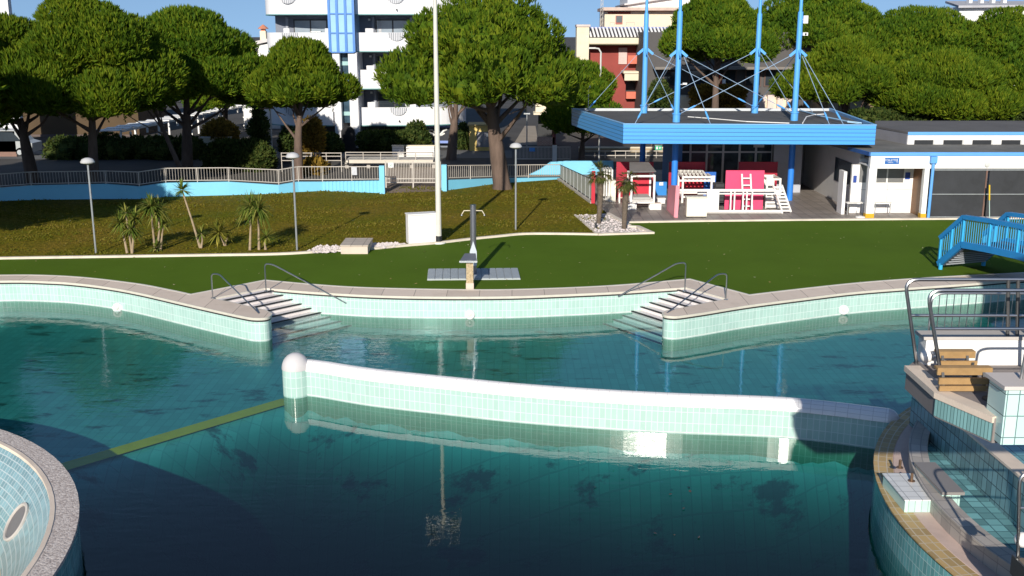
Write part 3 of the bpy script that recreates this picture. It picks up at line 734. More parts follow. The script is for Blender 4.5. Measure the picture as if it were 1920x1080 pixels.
for k in range(5):
    x = a.x + (b2.x - a.x) * k / 4; P('post', MB().tube([(x, 71, 0), (x, 71, AT(600, 286, 71).z)], .03, 6), railm, root, True)
# white wall panels and right hand railing
for lab, x0, x1 in (('broad white boarded wall panel behind the gate', 762, 814), ('narrow white boarded wall panel left of the dark shrub', 736, 757)):
    a, b2 = AT(x0, 303, 78), AT(x1, 274, 78)
    root = T('garden_wall', lab, 'wall', ((a.x + b2.x) / 2, 78, 0))
    P('wall', MB().bx(a.x, b2.x, 78, 78.25, 0, b2.z), white, root)
    P('capping', MB().bx(a.x - .04, b2.x + .04, 77.96, 78.3, b2.z, b2.z + .06), cream, root)
    mb = MB()
    for k in range(1, 6): mb.bx(a.x, b2.x, 77.985, 78, b2.z * k / 6 - .015, b2.z * k / 6 + .015)
    P('grooves', mb, M('groove_grey', (.4, .4, .4), .8), root)
def picket(label, x0, x1, yt, yb, Y, posts, nbar, rails=2):
    a, b2 = AT(x0, yb, Y), AT(x1, yt, Y)
    root = T('picket_fence', label, 'fence', ((a.x + b2.x) / 2, Y, max(a.z - .2, 0)))
    mb = MB()
    for k in range(nbar + 1):
        x = a.x + (b2.x - a.x) * k / nbar; mb.bx(x - .018, x + .018, Y - .015, Y + .015, a.z, b2.z)
    P('bars', mb, railm, root)
    for z in ((a.z, b2.z) if rails == 2 else (a.z, (a.z + b2.z) / 2, b2.z)): P('rail', MB().bx(a.x, b2.x, Y - .025, Y + .025, z - .03, z + .03), railm, root)
    for p in posts:
        q = AT(p, yt, Y); P('post', MB().bx(q.x - .16, q.x + .16, Y - .12, Y + .12, max(a.z - .3, 0), b2.z + .12), white, root)
    return root
picket('white picket fence with square posts beside the walkway', 966, 1070, 275.5, 298, 77, (1040,), 40)
plate('notice', 'small blue notice on the white picket fence', 'sign', 992, 277, 1003, 284, 76.9, blue)
picket('thin white rail fence on the slope by the street lamp', 1096, 1250, 283, 300, 79, (), 8, 3)
# pale wall and garden slope behind
# sloping light blue wall (ramp side)
Yq = 69.5
pts = [AT(x, y, Yq) for x, y in ((992, 330), (1012, 318), (1032, 304), (1060, 302), (1092, 302), (1150, 302), (1150, 336), (992, 336))]
root = T('ramp_wall', 'sloping light blue ramp wall behind the white fence', 'wall', (pts[1].x, Yq, 0))
P('wall', MB().slab([Vector((p.x, p.y, max(p.z, 0))) for p in pts][::-1], -.25), sky_blue, root)
# pale panel fence going back along the terrace
fa, fb2 = G(1113, 382), G(1050, 337)
zt1, zt2 = ZT(1113, 382, 338), ZT(1050, 337, 309)
root = T('panel_fence', 'pale panel fence with steel rail along the terrace edge', 'fence', (fa + fb2) / 2)
n = 9; pm = M('pale_panel', (.42, .43, .38), .5, .12, 1)
for k in range(n):
    a = fa.lerp(fb2, k / n + .006); b2 = fa.lerp(fb2, (k + 1) / n - .006); h_ = zt1 * (1 - k / n) + zt2 * k / n
    d = Vector((0, 0, .16)); u = Vector((0, 0, h_ - .06))
    P('panel', MB().slab([a + d, b2 + d, b2 + u, a + u], .02), pm, root)
    P('post', MB().tube([fa.lerp(fb2, k / n), fa.lerp(fb2, k / n) + Vector((0, 0, h_))], .025, 6), galv, root, True)
P('top_rail', MB().tube([fa + Vector((0, 0, zt1)), fb2 + Vector((0, 0, zt2))], .025, 6), darksteel, root, True)
P('kerb', MB().bar(fa + Vector((-.1, 0, .05)), fb2 + Vector((-.1, 0, .05)), .16, .12), concrete, root)
# ================================================================= lamps, pole, cabinet
def lamp(label, px, py, yt):
    g = G(px, py); h_ = ZT(px, py, yt)
    root = T('garden_lamp', label, 'lamp post', g, 'mushroom lamps on the lawn')
    P('pole', MB().tube([g, g + Vector((0, 0, h_ - .22))], .042, 8), galv, root, True)
    P('dome', MB().lathe([(.05, -.28), (.28, -.2), (.29, -.16), (.22, -.05), (.1, 0), (.02, .01)], g + Vector((0, 0, h_)), 20), M('lamp_dome', (.5, .5, .5), .45, .1, 3), root, True)
    return root
lamp('mushroom lamp by the dark pine trunk on the left lawn', 180, 475, 296)
lamp('mushroom lamp standing right of the yuccas', 557, 469, 286)
lamp('mushroom lamp in front of the big pine trunk', 967, 431, 268)
g = G(823, 456)
root = T('floodlight_pole', 'tall white pole beside the white cabinet', 'pole', g)
P('pole', MB().tube([g + Vector((0, 0, .3)), g + Vector((0, 0, 4)), g + Vector((0, 0, 12))], [.125, .115, .075], 14), M('pole_white', (.62, .6, .54), .5, .1, 1.5), root, True)
P('black_collar', MB().lathe([(.14, .05), (.14, .33), (.127, .335)], g, 14), dark, root, True)
P('foot', MB().lathe([(.3, 0), (.3, .05), (.2, .06)], g, 16), white, root)
for sx in (-.5, .5):
    f = P('floodlight', MB().box(g + Vector((sx, -.1, 12.1)), (.45, .25, .35)), galv, root)
    P('lens', MB().box(g + Vector((sx, -.24, 12.1)), (.4, .02, .3)), glass, f)
P('crossbar', MB().bx(g.x - .8, g.x + .8, g.y - .04, g.y + .04, 11.8, 11.88), galv, root)
g1, g2 = G(767, 459.5), G(820, 456)
h_ = ZT(790, 458, 401)
ang = math.atan2(g2.y - g1.y, g2.x - g1.x); wd_ = (g2 - g1).length
root = T('utility_cabinet', 'white two door utility cabinet on the lawn edge', 'cabinet', (g1 + g2) / 2, rz=ang)
cw = M('cabinet_white', (.82, .8, .79), .4, .04, 1)
def local(root): org[root.name] = Vector((0, 0, 0))
local(root)
P('body', MB().bx(-wd_ / 2, wd_ / 2, .03, .5, .04, h_ - .05), cw, root)
P('lid', MB().bx(-wd_ / 2 - .03, wd_ / 2 + .03, -.02, .53, h_ - .05, h_), cw, root)
P('plinth', MB().bx(-wd_ / 2 + .03, wd_ / 2 - .03, .05, .48, 0, .04), concrete, root)
for x0, x1 in ((-wd_ / 2 + .01, -.006), (.006, wd_ / 2 - .01)): 
    d_ = P('door', MB().bx(x0, x1, .0, .03, .06, h_ - .07), cw, root)
root = T('concrete_plinth', 'pale tiled plinth between two beds of white stones', 'plinth', G(660, 474))
a = G(640, 475.5); b2 = G(688, 472); zt = .33
P('body', MB().bx(a.x, b2.x + .1, a.y - .1, a.y + 1.5, 0, zt), M('plinth_stone', (.6, .5, .42), .85, .12, 2), root)
P('slab', MB().bx(a.x - .03, b2.x + .13, a.y - .13, a.y + 1.53, zt, zt + .05), TILE('plinth_top', (.5, .43, .36), (.3, .26, .22), .5, .5, 'Object', .08, .8, .02), root)
stone_m = M('white_stone', (.62, .55, .53), .85, .25, 6)
def stones(label, poly, n, r0, r1):
    mb = MB(); xs_ = [p[0] for p in poly]; ys_ = [p[1] for p in poly]
    k = 0
    while k < n:
        x, y = random.uniform(min(xs_), max(xs_)), random.uniform(min(ys_), max(ys_))
        ins = False
        for i in range(len(poly)):
            p, q = poly[i], poly[i - 1]
            if (p[1] > y) != (q[1] > y) and x < (q[0] - p[0]) * (y - p[1]) / (q[1] - p[1]) + p[0]: ins = not ins
        if not ins: continue
        r = random.uniform(r0, r1); c = Vector((x, y, r * .35)); a0 = random.random() * 3
        v = [c + Vector((math.cos(a0 + j * 1.257) * r * random.uniform(.7, 1.1), math.sin(a0 + j * 1.257) * r * random.uniform(.7, 1.1), random.uniform(-.2, .2) * r)) for j in range(5)] + [c + Vector((0, 0, r * .65))]
        mb.add(v, [(j, (j + 1) % 5, 5) for j in range(5)]); k += 1
    o = solo('white_stones', mb, stone_m, kind='stuff'); o['label'] = label
stones('white stones left of the pale plinth', gp([(574, 474), (600, 462), (638, 464), (642, 473), (600, 476)]), 170, .06, .14)
stones('white stones right of the pale plinth', gp([(692, 466), (694, 459), (740, 458), (764, 461), (720, 467)]), 170, .06, .14)
stones('white gravel stones around the two small palms', bed, 420, .04, .09)
g = G(1117, 429)
root = T('bollard_light', 'short black bollard light in the gravel bed', 'bollard', g)
P('post', MB().lathe([(.06, 0), (.06, .2), (.055, .21)], g, 12), dark, root, True); P('cap', MB().lathe([(.065, .24), (.065, .29), (.02, .3)], g, 12), darksteel, root, True)
P('lens', MB().lathe([(.05, .205), (.05, .245)], g, 12), glass, root, True)
# ================================================================= shower
g = G(881, 543)
root = T('shower_post', 'speckled stone shower post with grey sloping hood', 'shower', g)
speck = M('speckled_stone', (.42, .33, .2), .8, .55, 14, .2, 30)
zt = ZT(881, 543, 490)
P('pillar', MB().bx(g.x - .125, g.x + .125, g.y, g.y + .25, .06, zt), speck, root)
P('base', MB().bx(g.x - .14, g.x + .14, g.y - .02, g.y + .27, .0, .24), M('pale_base', (.6, .5, .42), .8, .1, 3), root)
P('hood', MB().slab([(g.x - .34, g.y - .12, zt), (g.x + .26, g.y - .12, zt), (g.x + .2, g.y + .62, zt + .12), (g.x - .2, g.y + .62, zt + .12)], .05), M('slate_panel', (.12, .13, .16), .45, .1, 2), root)
P('hood_lip', MB().bx(g.x - .36, g.x + .28, g.y - .15, g.y - .12, zt - .02, zt + .05), galv, root)
g = G(888, 516)
zt = ZT(888, 516, 385)
root = T('shower_column', 'grey steel shower column with two arms', 'shower', g)
P('column', MB().tube([g, g + Vector((0, 0, zt))], .115, 18), M('shower_steel', (.3, .3, .32), .3, .08, 1, metal=.8), root, True)
P('cap', MB().lathe([(.12, 0), (.12, .03), (.02, .04)], g + Vector((0, 0, zt)), 18), steel, root, True)
P('reflection_plate', MB().slab([g + Vector((-.13, -.12, .4)), g + Vector((.13, -.12, .4)), g + Vector((.13, -.12, .95)), g + Vector((0, -.12, 1.35)), g + Vector((-.13, -.12, .95))], .012), M('pale_plate', (.5, .55, .6), .3, .1, 2), root)  # pale pointed plate standing for the reflection low on the column
for s_ in (-1, 1):
    z = zt - .2
    a_ = P('arm', MB().tube([g + Vector((s_ * .1, 0, z)), g + Vector((s_ * .34, -.02, z)), g + Vector((s_ * .42, -.04, z - .13))], .018, 6), M('ivory_tube', (.7, .62, .45), .4), root, True)
    P('nozzle', MB().lathe([(.02, 0), (.04, -.05), (.035, -.06)], g + Vector((s_ * .43, -.045, z - .13)), 10), steel, a_, True)
c = [G(801, 526), G(976, 524.5), G(971, 505.5), G(803, 507)]
root = T('shower_tray', 'grey slatted shower tray lying on the turf', 'shower tray', (c[0] + c[1]) / 2)
tm = M('grey_grating', (.36, .4, .43), .5, .1, 2)
for k in range(12):
    a0, a1 = k / 12 + .004, (k + 1) / 12 - .004
    q = [c[0].lerp(c[1], a0), c[0].lerp(c[1], a1), c[3].lerp(c[2], a1), c[3].lerp(c[2], a0)]
    P('slat', MB().slab([p + Vector((0, 0, .03)) for p in q], .04), tm, root)
P('frame', MB().slab([p + Vector((0, 0, .005)) for p in c], .03), M('pale_frame', (.5, .53, .54), .5, .1), root)
# ================================================================= blue bridge
s0 = G(1759, 504); d = Vector((.33, -.944, 0)).normalized(); p = Vector((.944, .33, 0))
root = T('footbridge', 'blue arched footbridge with barred railings at the right edge', 'bridge', s0)
W_, L1, L2, hb, hr_ = 2.1, 1.12, 5.5, 1.0, 1.12
def bp_(t, w_, z=0.0):
    if t < L1: zz = .12 + hb * t / L1
    else: zz = .12 + hb + .35 * math.sin(min(1, (t - L1) / L2) * math.pi) * .3
    return s0 + d * t + p * w_ + Vector((0, 0, zz + z))
ts = [0, L1, L1 + 1.35, L1 + 2.7, L1 + 4.1, L1 + 5.5]
for side, w_ in (('near', 0), ('far', W_)):
    mb = MB(); mt_ = MB(); bars = MB()
    for a, b2 in zip(ts[:-1], ts[1:]):
        mb.bar(bp_(a, w_, .06), bp_(b2, w_, .06), .12, .24); mt_.bar(bp_(a, w_, hr_), bp_(b2, w_, hr_), .2, .15)
        n = int((b2 - a) / .105)
        for k in range(1, n):
            t = a + (b2 - a) * k / n; bars.tube([bp_(t, w_, .12), bp_(t, w_, hr_ - .05)], .014, 5)
    P('stringer', mb, turq, root); P('handrail', mt_, turq, root); P('bars', bars, M('bridge_bar_blue', (.06, .36, .7), .4, .1), root, True)
    for t in (0, L1 / 2, *ts[1:]): P('post', MB().bar(bp_(t, w_, .0), bp_(t, w_, hr_ - .04), .075, .1, up=(0, 1, 0)), M('bridge_post_blue', (.04, .4, .72), .4, .1), root)
    P('leg', MB().tube([s0 + d * .12 + p * w_ + Vector((0, 0, -.0)), s0 + d * .12 + p * w_ + Vector((0, 0, .25))], .08, 10), M('bridge_post_blue', (.04, .4, .72)), root, True)
for k in range(7):
    t = (k + .5) * L1 / 7; c0 = bp_(t, W_ / 2)
    P('tread', MB().box(c0, (W_ - .1, .26, .04), math.atan2(p.y, p.x)), M('tread_steel', (.06, .065, .08), .5, .2), root)
P('soffit', MB().slab([bp_(.25, .08, -.1), bp_(L1 + .1, .08, -.12), bp_(L1 + .1, W_ - .08, -.12), bp_(.25, W_ - .08, -.1)], .03), M('tread_steel', (.06, .065, .08)), root)
for k in range(6):
    t = .3 + k * .13; P('soffit_rib', MB().bar(bp_(t, .1, -.15), bp_(t, W_ - .1, -.15), .05, .05), M('rib_grey', (.3, .32, .35), .4), root)
P('deck', MB().slab([bp_(L1, .05), bp_(L1 + L2, .05), bp_(L1 + L2, W_ - .05), bp_(L1, W_ - .05)], .06), M('tread_steel', (.06, .065, .08)), root)
# ================================================================= yuccas and small palms
leaf_y = LEAF('yucca_leaf', (.05, .09, .012), (.12, .17, .022), (.28, .27, .06), .2)
leaf_yel = LEAF('yellow_yucca_leaf', (.1, .12, .015), (.22, .22, .03), (.4, .34, .06), .25)
leaf_p = LEAF('palm_leaf', (.03, .05, .012), (.08, .1, .02), (.17, .13, .05), .2)
stem_m = M('yucca_stem', (.33, .25, .16), .9, .3, 6, .5, 20)
def blade(mb, c, dirv, L, w_, droop, seg=3):
    dirv = dirv.normalized(); sd_ = dirv.cross(Vector((0, 0, 1)))
    sd_ = sd_.normalized() if sd_.length > .05 else Vector((1, 0, 0))
    pv = []
    for i in range(seg + 1):
        t = i / seg; q = c + dirv * L * t + Vector((0, 0, -droop * L * t * t))
        ww = w_ * (.7 + .6 * t) * (1 - t ** 3) + .002
        pv += [q - sd_ * ww / 2, q + sd_ * ww / 2]
    mb.add(pv, [(2 * i, 2 * i + 1, 2 * i + 3, 2 * i + 2) for i in range(seg)])
def spiky(c, r, n, w_=.05, droop=.3, low=-.5):
    mb = MB()
    for k in range(n):
        a = random.uniform(0, 6.283); s_ = random.uniform(low, 1) 
        e = math.asin(max(-.95, min(.98, s_)))
        dv = Vector((math.cos(a) * math.cos(e), math.sin(a) * math.cos(e), math.sin(e)))
        blade(mb, Vector(c) + dv * .04, dv, r * random.uniform(.75, 1.1), w_, droop * random.uniform(.4, 1.3) * math.cos(e))
    return mb
def yucca(label, base, stems, lm):
    g = G(*base); root = T('yucca', label, 'yucca', g, 'yuccas on the lawn')
    k = S(g.y)
    for (bx_, hx, hy, rpx, n, dr) in stems:
        b_ = Vector((g.x + (bx_ - base[0]) / k, g.y + random.uniform(-.25, .25), 0)); h_ = AT(hx, hy, g.y + random.uniform(-.15, .25))
        m1 = b_.lerp(h_, .5) + Vector((random.uniform(-.06, .06), 0, 0))
        P('stem', MB().tube([b_, m1, h_], [.06, .04, .036], 8), stem_m, root, True)
        P('leaf_head', spiky(h_, rpx / k * 1.08, int(n * 1.25), .06, dr), lm, root)
    return root
yucca('bushy many stemmed yucca, leftmost of the yuccas', (243, 474), [(240, 226, 418, 26, 80, .5), (246, 246, 430, 27, 110, .5), (250, 252, 408, 22, 60, .3), (246, 236, 399, 20, 40, .2)], leaf_y)
yucca('upright yucca with two stems and a full drooping head', (293, 470), [(289, 283, 388, 30, 120, .6), (295, 297, 395, 28, 110, .5), (293, 293, 464, 18, 40, .3), (300, 306, 420, 20, 50, .4)], leaf_y)
yucca('thin leaning yucca with one small tuft at its tip', (374, 465), [(375, 341, 356, 22, 60, .15), (378, 377, 438, 18, 34, .15)], leaf_y)
yucca('low yellow yucca with a starry head', (418, 460), [(424, 410, 436, 28, 120, .35), (420, 428, 444, 12, 20, .4)], leaf_yel)
yucca('tall yucca with a broad drooping head before the blue wall', (478, 468), [(470, 470, 388, 33, 110, .6), (486, 484, 392, 33, 120, .7)], leaf_y)
yucca('short yucca shoot at the right end of the yuccas', (501, 467), [(500, 500, 444, 22, 50, .25)], leaf_y)
def fan_palm(label, base, top, lean):
    g = G(*base); h_ = AT(top[0], top[1], g.y); k = S(g.y)
    root = T('fan_palm', label, 'palm', g, 'small fan palms in the gravel bed')
    pts = [g, g.lerp(h_, .5) + Vector((lean, 0, 0)), h_]
    P('trunk', MB().tube([g, g.lerp(h_, .25) + Vector((lean * .8, 0, 0)), g.lerp(h_, .6) + Vector((lean, 0, 0)), h_], [.11, .12, .15, .16], 10), M('palm_trunk', (.13, .1, .075), .95, .5, 8, 1, 25), root, True)
    mb = MB()
    for f_ in range(46):
        a = random.uniform(0, 6.283); e = random.uniform(-.9, 1.25)
        dv = Vector((math.cos(a) * math.cos(e), math.sin(a) * math.cos(e), math.sin(e)))
        L = random.uniform(.3, .45); tip = h_ + dv * L + Vector((0, 0, -.06))
        blade(mb, h_, dv, L, .02, .1, 2)
        for j in range(11):
            t = (j - 5) / 5 * 1.2
            sd_ = dv.cross(Vector((0, 0, 1))).normalized(); d2 = (dv * math.cos(t) + sd_ * math.sin(t))
            blade(mb, tip, d2, random.uniform(.26, .36), .035, .35 + (.3 if e < 0 else 0), 2)
    P('fronds', mb, leaf_p, root)
fan_palm('small fan palm behind, with reddish leaning trunk', (1122, 419), (1126, 322), .04)
fan_palm('small fan palm in front, nearer the terrace corner', (1170, 431), (1176, 336), -.02)
# ================================================================= pavilion: canopy with masts
zc, zc0 = 4.5, 3.52                                        # fascia top / bottom
FL, FR, BL = G(1169, 233, zc), G(1643, 235, zc), G(1072, 204, zc)
BR = Vector((FR.x + 1.2, BL.y, zc))
root = T('pavilion_canopy', 'flat canopy with light blue boarded fascia hung from four masts', 'canopy', ((FL.x + FR.x) / 2, (FL.y + BL.y) / 2, zc0))
fas = TILE('blue_fascia_boards', (.06, .33, .76), (.015, .1, .28), 40, .196, 'UV', .03, .45, .016, stain=.08)
fas2 = fas
pth = [BL, FL, FR, BR]
P('fascia', MB().sweep([(q.x, q.y) for q in pth], [(0, zc0), (0, zc)], cap=False), fas, root)
P('fascia_trim', MB().sweep([(q.x, q.y) for q in pth], [(-.02, zc - .0), (-.02, zc + .04), (.12, zc + .04), (.12, zc - .3)], cap=False), M('trim_light_blue', (.2, .45, .75), .5, .05), root)
ins = lambda k: [(FL.x + k, FL.y + k), (FR.x - k, FR.y + k), (BR.x - k, BR.y - k), (BL.x + k, BL.y - k)]
P('roof', MB().prism(ins(.05), zc - .42, zc - .12), rubber, root)
P('ceiling', MB().prism(ins(.04), zc0 + .02, zc0 + .06), M('canopy_ceiling', (.62, .63, .64), .8, .08), root)
P('back_edge', MB().bx(BL.x, BR.x, BL.y - .1, BL.y + .05, zc - .3, zc + .03), M('pale_edge', (.55, .58, .6), .6, .1), root)
# small emblems (lifebuoy notice plates) on the fascia
for px in (1239, 1584):
    c = AT(px, 251, FL.y - .04); q = P('notice_plate', MB().box(c, (.28, .03, .3)), M('notice_cyan', (.35, .68, .72), .5, .1), root)
    P('figure', MB().box(c + Vector((.03, -.02, .02)), (.09, .01, .2)), white, q); P('figure', MB().box(c + Vector((-.08, -.02, .02)), (.05, .01, .16)), M('dark_green', (.03, .2, .14), .5, .05), q)
c = AT(1356, 261.5, FL.y - .04); q = P('notice_plate', MB().box(c, (.48, .03, .32)), white, root)
P('print', MB().box(c + Vector((0, -.02, .08)), (.38, .01, .03)), M('grey_print', (.35, .4, .45)), q); P('print', MB().box(c + Vector((-.14, -.02, -.06)), (.09, .01, .07)), gm, q)
for px in (1268, 1489):                                        # dark blue shaded column beneath, mast above: one through-going column each
    pass
def mast(label, px, py, top_h):
    g = G(px, py, zc - .12); x, y = g.x, g.y
    root = T('mast', label, 'mast', (x, y, 0), 'blue cable masts of the pavilion canopy')
    P('column', MB().tube([(x, y, 0), (x, y, zc - .1)], .17, 16), M('column_blue', (.03, .22, .75), .4, .06), root, True)
    P('base_sleeve', MB().lathe([(.2, zc - .2), (.2, zc + .28), (.24, zc + .29), (.24, zc + .36), (.17, zc + .37)], (x, y, 0), 18), M('mast_blue', (.1, .38, .82), .4, .05), root, True)
    mt = M('mast_blue', (.1, .38, .82))
    P('shaft', MB().tube([(x, y, zc + .3), (x, y, zc + 4.4), (x, y, zc + 5.6)], [.155, .145, .14], 16), mt, root, True)
    P('upper_shaft', MB().tube([(x, y, zc + 5.4), (x, y, zc + 7.2), (x, y, zc + top_h)], [.09, .085, .06], 12), mt, root, True)
    for dx, dy in ((1, 0), (-1, 0), (0, 1), (0, -1)):
        P('bracket', MB().bar((x + dx * .1, y + dy * .1, zc + 3.6), (x + dx * .45, y + dy * .45, zc + 3.3), .06, .14), mt, root)
    return Vector((x, y, zc))
mA = mast('back left blue cable mast', 1207, 212, 8)
mB_ = mast('front left blue cable mast', 1268, 229, 8)
mC = mast('back right blue cable mast', 1415, 212, 8)
mD = mast('front right blue cable mast with white boxes', 1489, 226, 8)
sky_c = M('cable_steel', (.36, .5, .66), .35, .1, 4, metal=.3)
def cable(label, a, b2, r=.018):
    root = T('stay_cable', label, 'cable', b2, 'stay cables of the masts')
    P('strand', MB().tube([a, b2], r, 6), sky_c, root, True)
    d_ = (Vector(a) - Vector(b2)).normalized(); b2 = Vector(b2)
    P('turnbuckle', MB().tube([b2 + d_ * .35, b2 + d_ * .45, b2 + d_ * .8, b2 + d_ * .9], [.02, .05, .05, .02], 8), M('mast_blue', (.1, .38, .82)), root, True)
U = Vector((0, 0, 3.3)); bz = Vector((0, 0, .35))
fr = Vector((0, 0, zc - .05))
ins_ = lambda p, z=zc - .1: Vector((p[0], p[1], z))
lab = 'thin stay cable from the %s mast to %s'
nm = {'A': 'back left', 'B': 'front left', 'C': 'back right', 'D': 'front right'}
ps = {'A': mA, 'B': mB_, 'C': mC, 'D': mD}
for a, b2 in (('A', 'C'), ('C', 'A'), ('B', 'D'), ('D', 'B'), ('A', 'B'), ('B', 'A'), ('C', 'D'), ('D', 'C')):
    pa, pb = ps[a], ps[b2]; dv = (pb - pa).normalized()
    cable(lab % (nm[a], 'the foot of the %s mast' % nm[b2]), pa + U + dv * .45, pb + bz - dv * .25)
for a, tgt, tx in (('A', (BL.x + .8, BL.y - .9), 'the back left roof corner'), ('B', (FL.x + .7, FL.y + 1.2), 'the front left roof corner'),
                   ('B', (mB_.x + 1.4, FL.y + .3), 'the front roof edge'), ('D', (mD.x + .9, FL.y + .3), 'the front roof edge'), ('D', (FR.x - 1.2, FR.y + 1.4), 'the front right roof corner'),
                   ('C', (BR.x - 1.5, BR.y - 1.5), 'the back right roof corner')):
    pa = ps[a]; q = ins_(tgt); dv = Vector((q.x - pa.x, q.y - pa.y, 0)).normalized(); cable(lab % (nm[a], tx), pa + U + dv * .45, q)
# roof clutter
c1 = [G(1290, 219, 4.4), G(1330, 222, 4.4), G(1400, 228, 4.4), G(1480, 231, 4.4)]
solo('roof_cable', MB().tube(c1, .03, 6), white, 'white cable lying across the canopy roof', 'cable')
c2 = [G(1493, 205, 4.4), G(1540, 218, 4.5), G(1590, 228, 4.5), G(1615, 231, 4.4)]
solo('roof_pipe', MB().tube(c2, .05, 6), M('pale_blue_pipe', (.35, .55, .72), .5), 'pale blue pipe running to the right roof corner', 'pipe')
c3 = [G(1505, 231, 4.4), G(1512, 219, 4.6), G(1527, 215, 4.6), G(1545, 214, 4.6)]
solo('roof_hose', MB().tube(c3, .03, 6), white, 'bent white hose at the foot of the right front mast', 'hose')
root = T('wifi_box', 'white antenna box on the right front mast', 'antenna', mD + Vector((.25, -.15, 4.3)))
P('case', MB().box(mD + Vector((.24, -.16, 5.2)), (.24, .12, .4)), white, root); P('bracket', MB().box(mD + Vector((.16, -.1, 5.2)), (.14, .06, .06)), galv, root)
root = T('camera_box', 'small white camera below the antenna box', 'camera', mD + Vector((.25, -.15, 3.9)))
P('case', MB().box(mD + Vector((.26, -.16, 4.45)), (.26, .2, .16)), white, root); P('lens', MB().lathe([(.05, 0), (.05, .06)], mD + Vector((.26, -.26, 4.45)), 10, (0, -1, 0)), dark, root, True)
root = T('roof_spotlight', 'white spotlight on a short post, back left of the roof', 'spotlight', G(1103, 208, 4.4))
q = G(1103, 208, 4.4); P('post', MB().tube([q, q + Vector((0, 0, 1.4))], .025, 6), galv, root, True); P('head', MB().box(q + Vector((0, -.05, 1.55)), (.2, .14, .3)), white, root)
root = T('mast_spotlight', 'small white spotlight on the left front mast', 'spotlight', mB_ + Vector((.25, 0, 1.6)))
P('head', MB().box(mB_ + Vector((.36, -.1, 1.9)), (.22, .14, .09)), white, root); P('arm', MB().bar(mB_ + Vector((.12, 0, 1.86)), mB_ + Vector((.32, -.06, 1.86)), .04), galv, root)
# ---- building behind the furniture
Yw = FL.y + 8.2
xl, xr = AT(1262, 350, Yw).x, AT(1445, 350, Yw).x
root = T('pool_bar', 'grey pool bar building with glazed front under the canopy', 'building', ((xl + xr) / 2, Yw, 0))
P('wall', MB().bx(xl, xr + .2, Yw + .25, Yw + 3.5, 0, zc0), grey, root)
P('header', MB().bx(xl, xr + .2, Yw, Yw + .25, 2.9, zc0), M('header_grey', (.66, .66, .66), .7, .06), root)
frm = M('grey_window_frame', (.62, .63, .65), .5, .05)
nwin = 6; ww = (xr - xl) / nwin
for k in range(nwin):
    x0 = xl + ww * k
    for z0, z1 in ((.1, 2.15), (2.25, 2.85)):
        fr_ = P('window', MB().bx(x0, x0 + ww, Yw + .05, Yw + .2, z0 - .05, z0).bx(x0, x0 + ww, Yw + .05, Yw + .2, z1, z1 + .05).bx(x0, x0 + .06, Yw + .05, Yw + .2, z0, z1).bx(x0 + ww - .06, x0 + ww, Yw + .05, Yw + .2, z0, z1), frm, root)
        P('pane', MB().bx(x0 + .06, x0 + ww - .06, Yw + .1, Yw + .12, z0, z1), M('bar_glass', (.06, .09, .11), .04, .7, .9), fr_)
# left blue side wall, receding
xs0, xs1 = AT(1256, 350, FL.y + 6).x, xl
P('side_wall', MB().bx(xl - .25, xl, FL.y + 5.2, Yw + 3, 0, zc0), M('deep_wall_blue', (.02, .1, .3), .6, .1), root)
P('door_panel', MB().bx(xl + .05, xl + .95, FL.y + 6.3, FL.y + 6.4, .05, 1.45), blue_dark, root)
# right grey return wall
xg0 = AT(1447, 360, Yw - 1.4).x; xg1 = AT(1487, 360, Yw - 1.4).x
P('return_wall', MB().bx(xg0, xg1 + .4, Yw - 1.4, Yw - 1.2, 0, zc0), M('pale_return', (.42, .44, .5), .8, .08), root)
P('vent', MB().bx(xg0 - .9, xg0 - .3, Yw - .2, Yw - .05, 2.5, 3.1), white, root)
# exit sign hanging from the fascia
ey = FL.y + .25
a, b2 = AT(1228, 281, ey), AT(1241, 270, ey)
root = T('exit_sign', 'green exit sign hanging under the canopy edge', 'sign', ((a.x + b2.x) / 2, ey, a.z))
P('panel', MB().bx(a.x, b2.x, ey - .05, ey, a.z, b2.z - .08), M('exit_green', (.01, .33, .16), .5, .05), root)
P('top_plate', MB().bx(a.x - .02, b2.x + .02, ey - .06, ey + .01, b2.z - .08, zc0 + .0), white, root)
mx_, mz_ = (a.x + b2.x) / 2, (a.z + b2.z - .08) / 2
P('symbol', MB().bx(mx_ - .12, mx_ - .03, ey - .062, ey - .052, mz_ - .07, mz_ + .06).bar((mx_ + .02, ey - .057, mz_), (mx_ + .14, ey - .057, mz_), .01, .03, up=(0, 0, 1)).bar((mx_ + .03, ey - .057, mz_), (mx_ + .08, ey - .057, mz_ + .05), .01, .025).bar((mx_ + .03, ey - .057, mz_), (mx_ + .08, ey - .057, mz_ - .05), .01, .025), white, root)
# ================================================================= toilet block
gf = G(1630, 411); Yt = gf.y + .15
X = lambda px, z=1.5: AT(px, 350, Yt).x
x0, x1 = AT(1624, 411, Yt).x, AT(2080, 411, Yt).x
zb1, zb2 = AT(1640, 316, Yt).z, AT(1640, 292, Yt).z
root = T('toilet_block', 'white toilet building with blue roof trim and dark screens', 'building', ((x0 + x1) / 2, Yt + 3, 0))
P('beam', MB().bx(x0, x1, Yt, Yt + .3, zb1, zb2), white, root)
P('roof_trim', MB().bx(x0 - .05, x1, Yt - .06, Yt + .1, zb2, zb2 + .17), M('trim_blue', (.12, .36, .78), .5, .05), root)
xc = AT(1640, 411, Yt).x
yell = M('yellow_paint', (.62, .36, .01), .6, .1)
for p0, p1 in ((1625.5, 1640), (1729, 1738)):
    a, b2 = AT(p0, 380, Yt).x, AT(p1, 380, Yt).x
    c_ = P('pillar', MB().bx(a, b2, Yt + .02, Yt + .32, .25, zb1), white, root); P('yellow_base', MB().bx(a - .02, b2 + .02, Yt, Yt + .34, .02, .25), yell, c_)
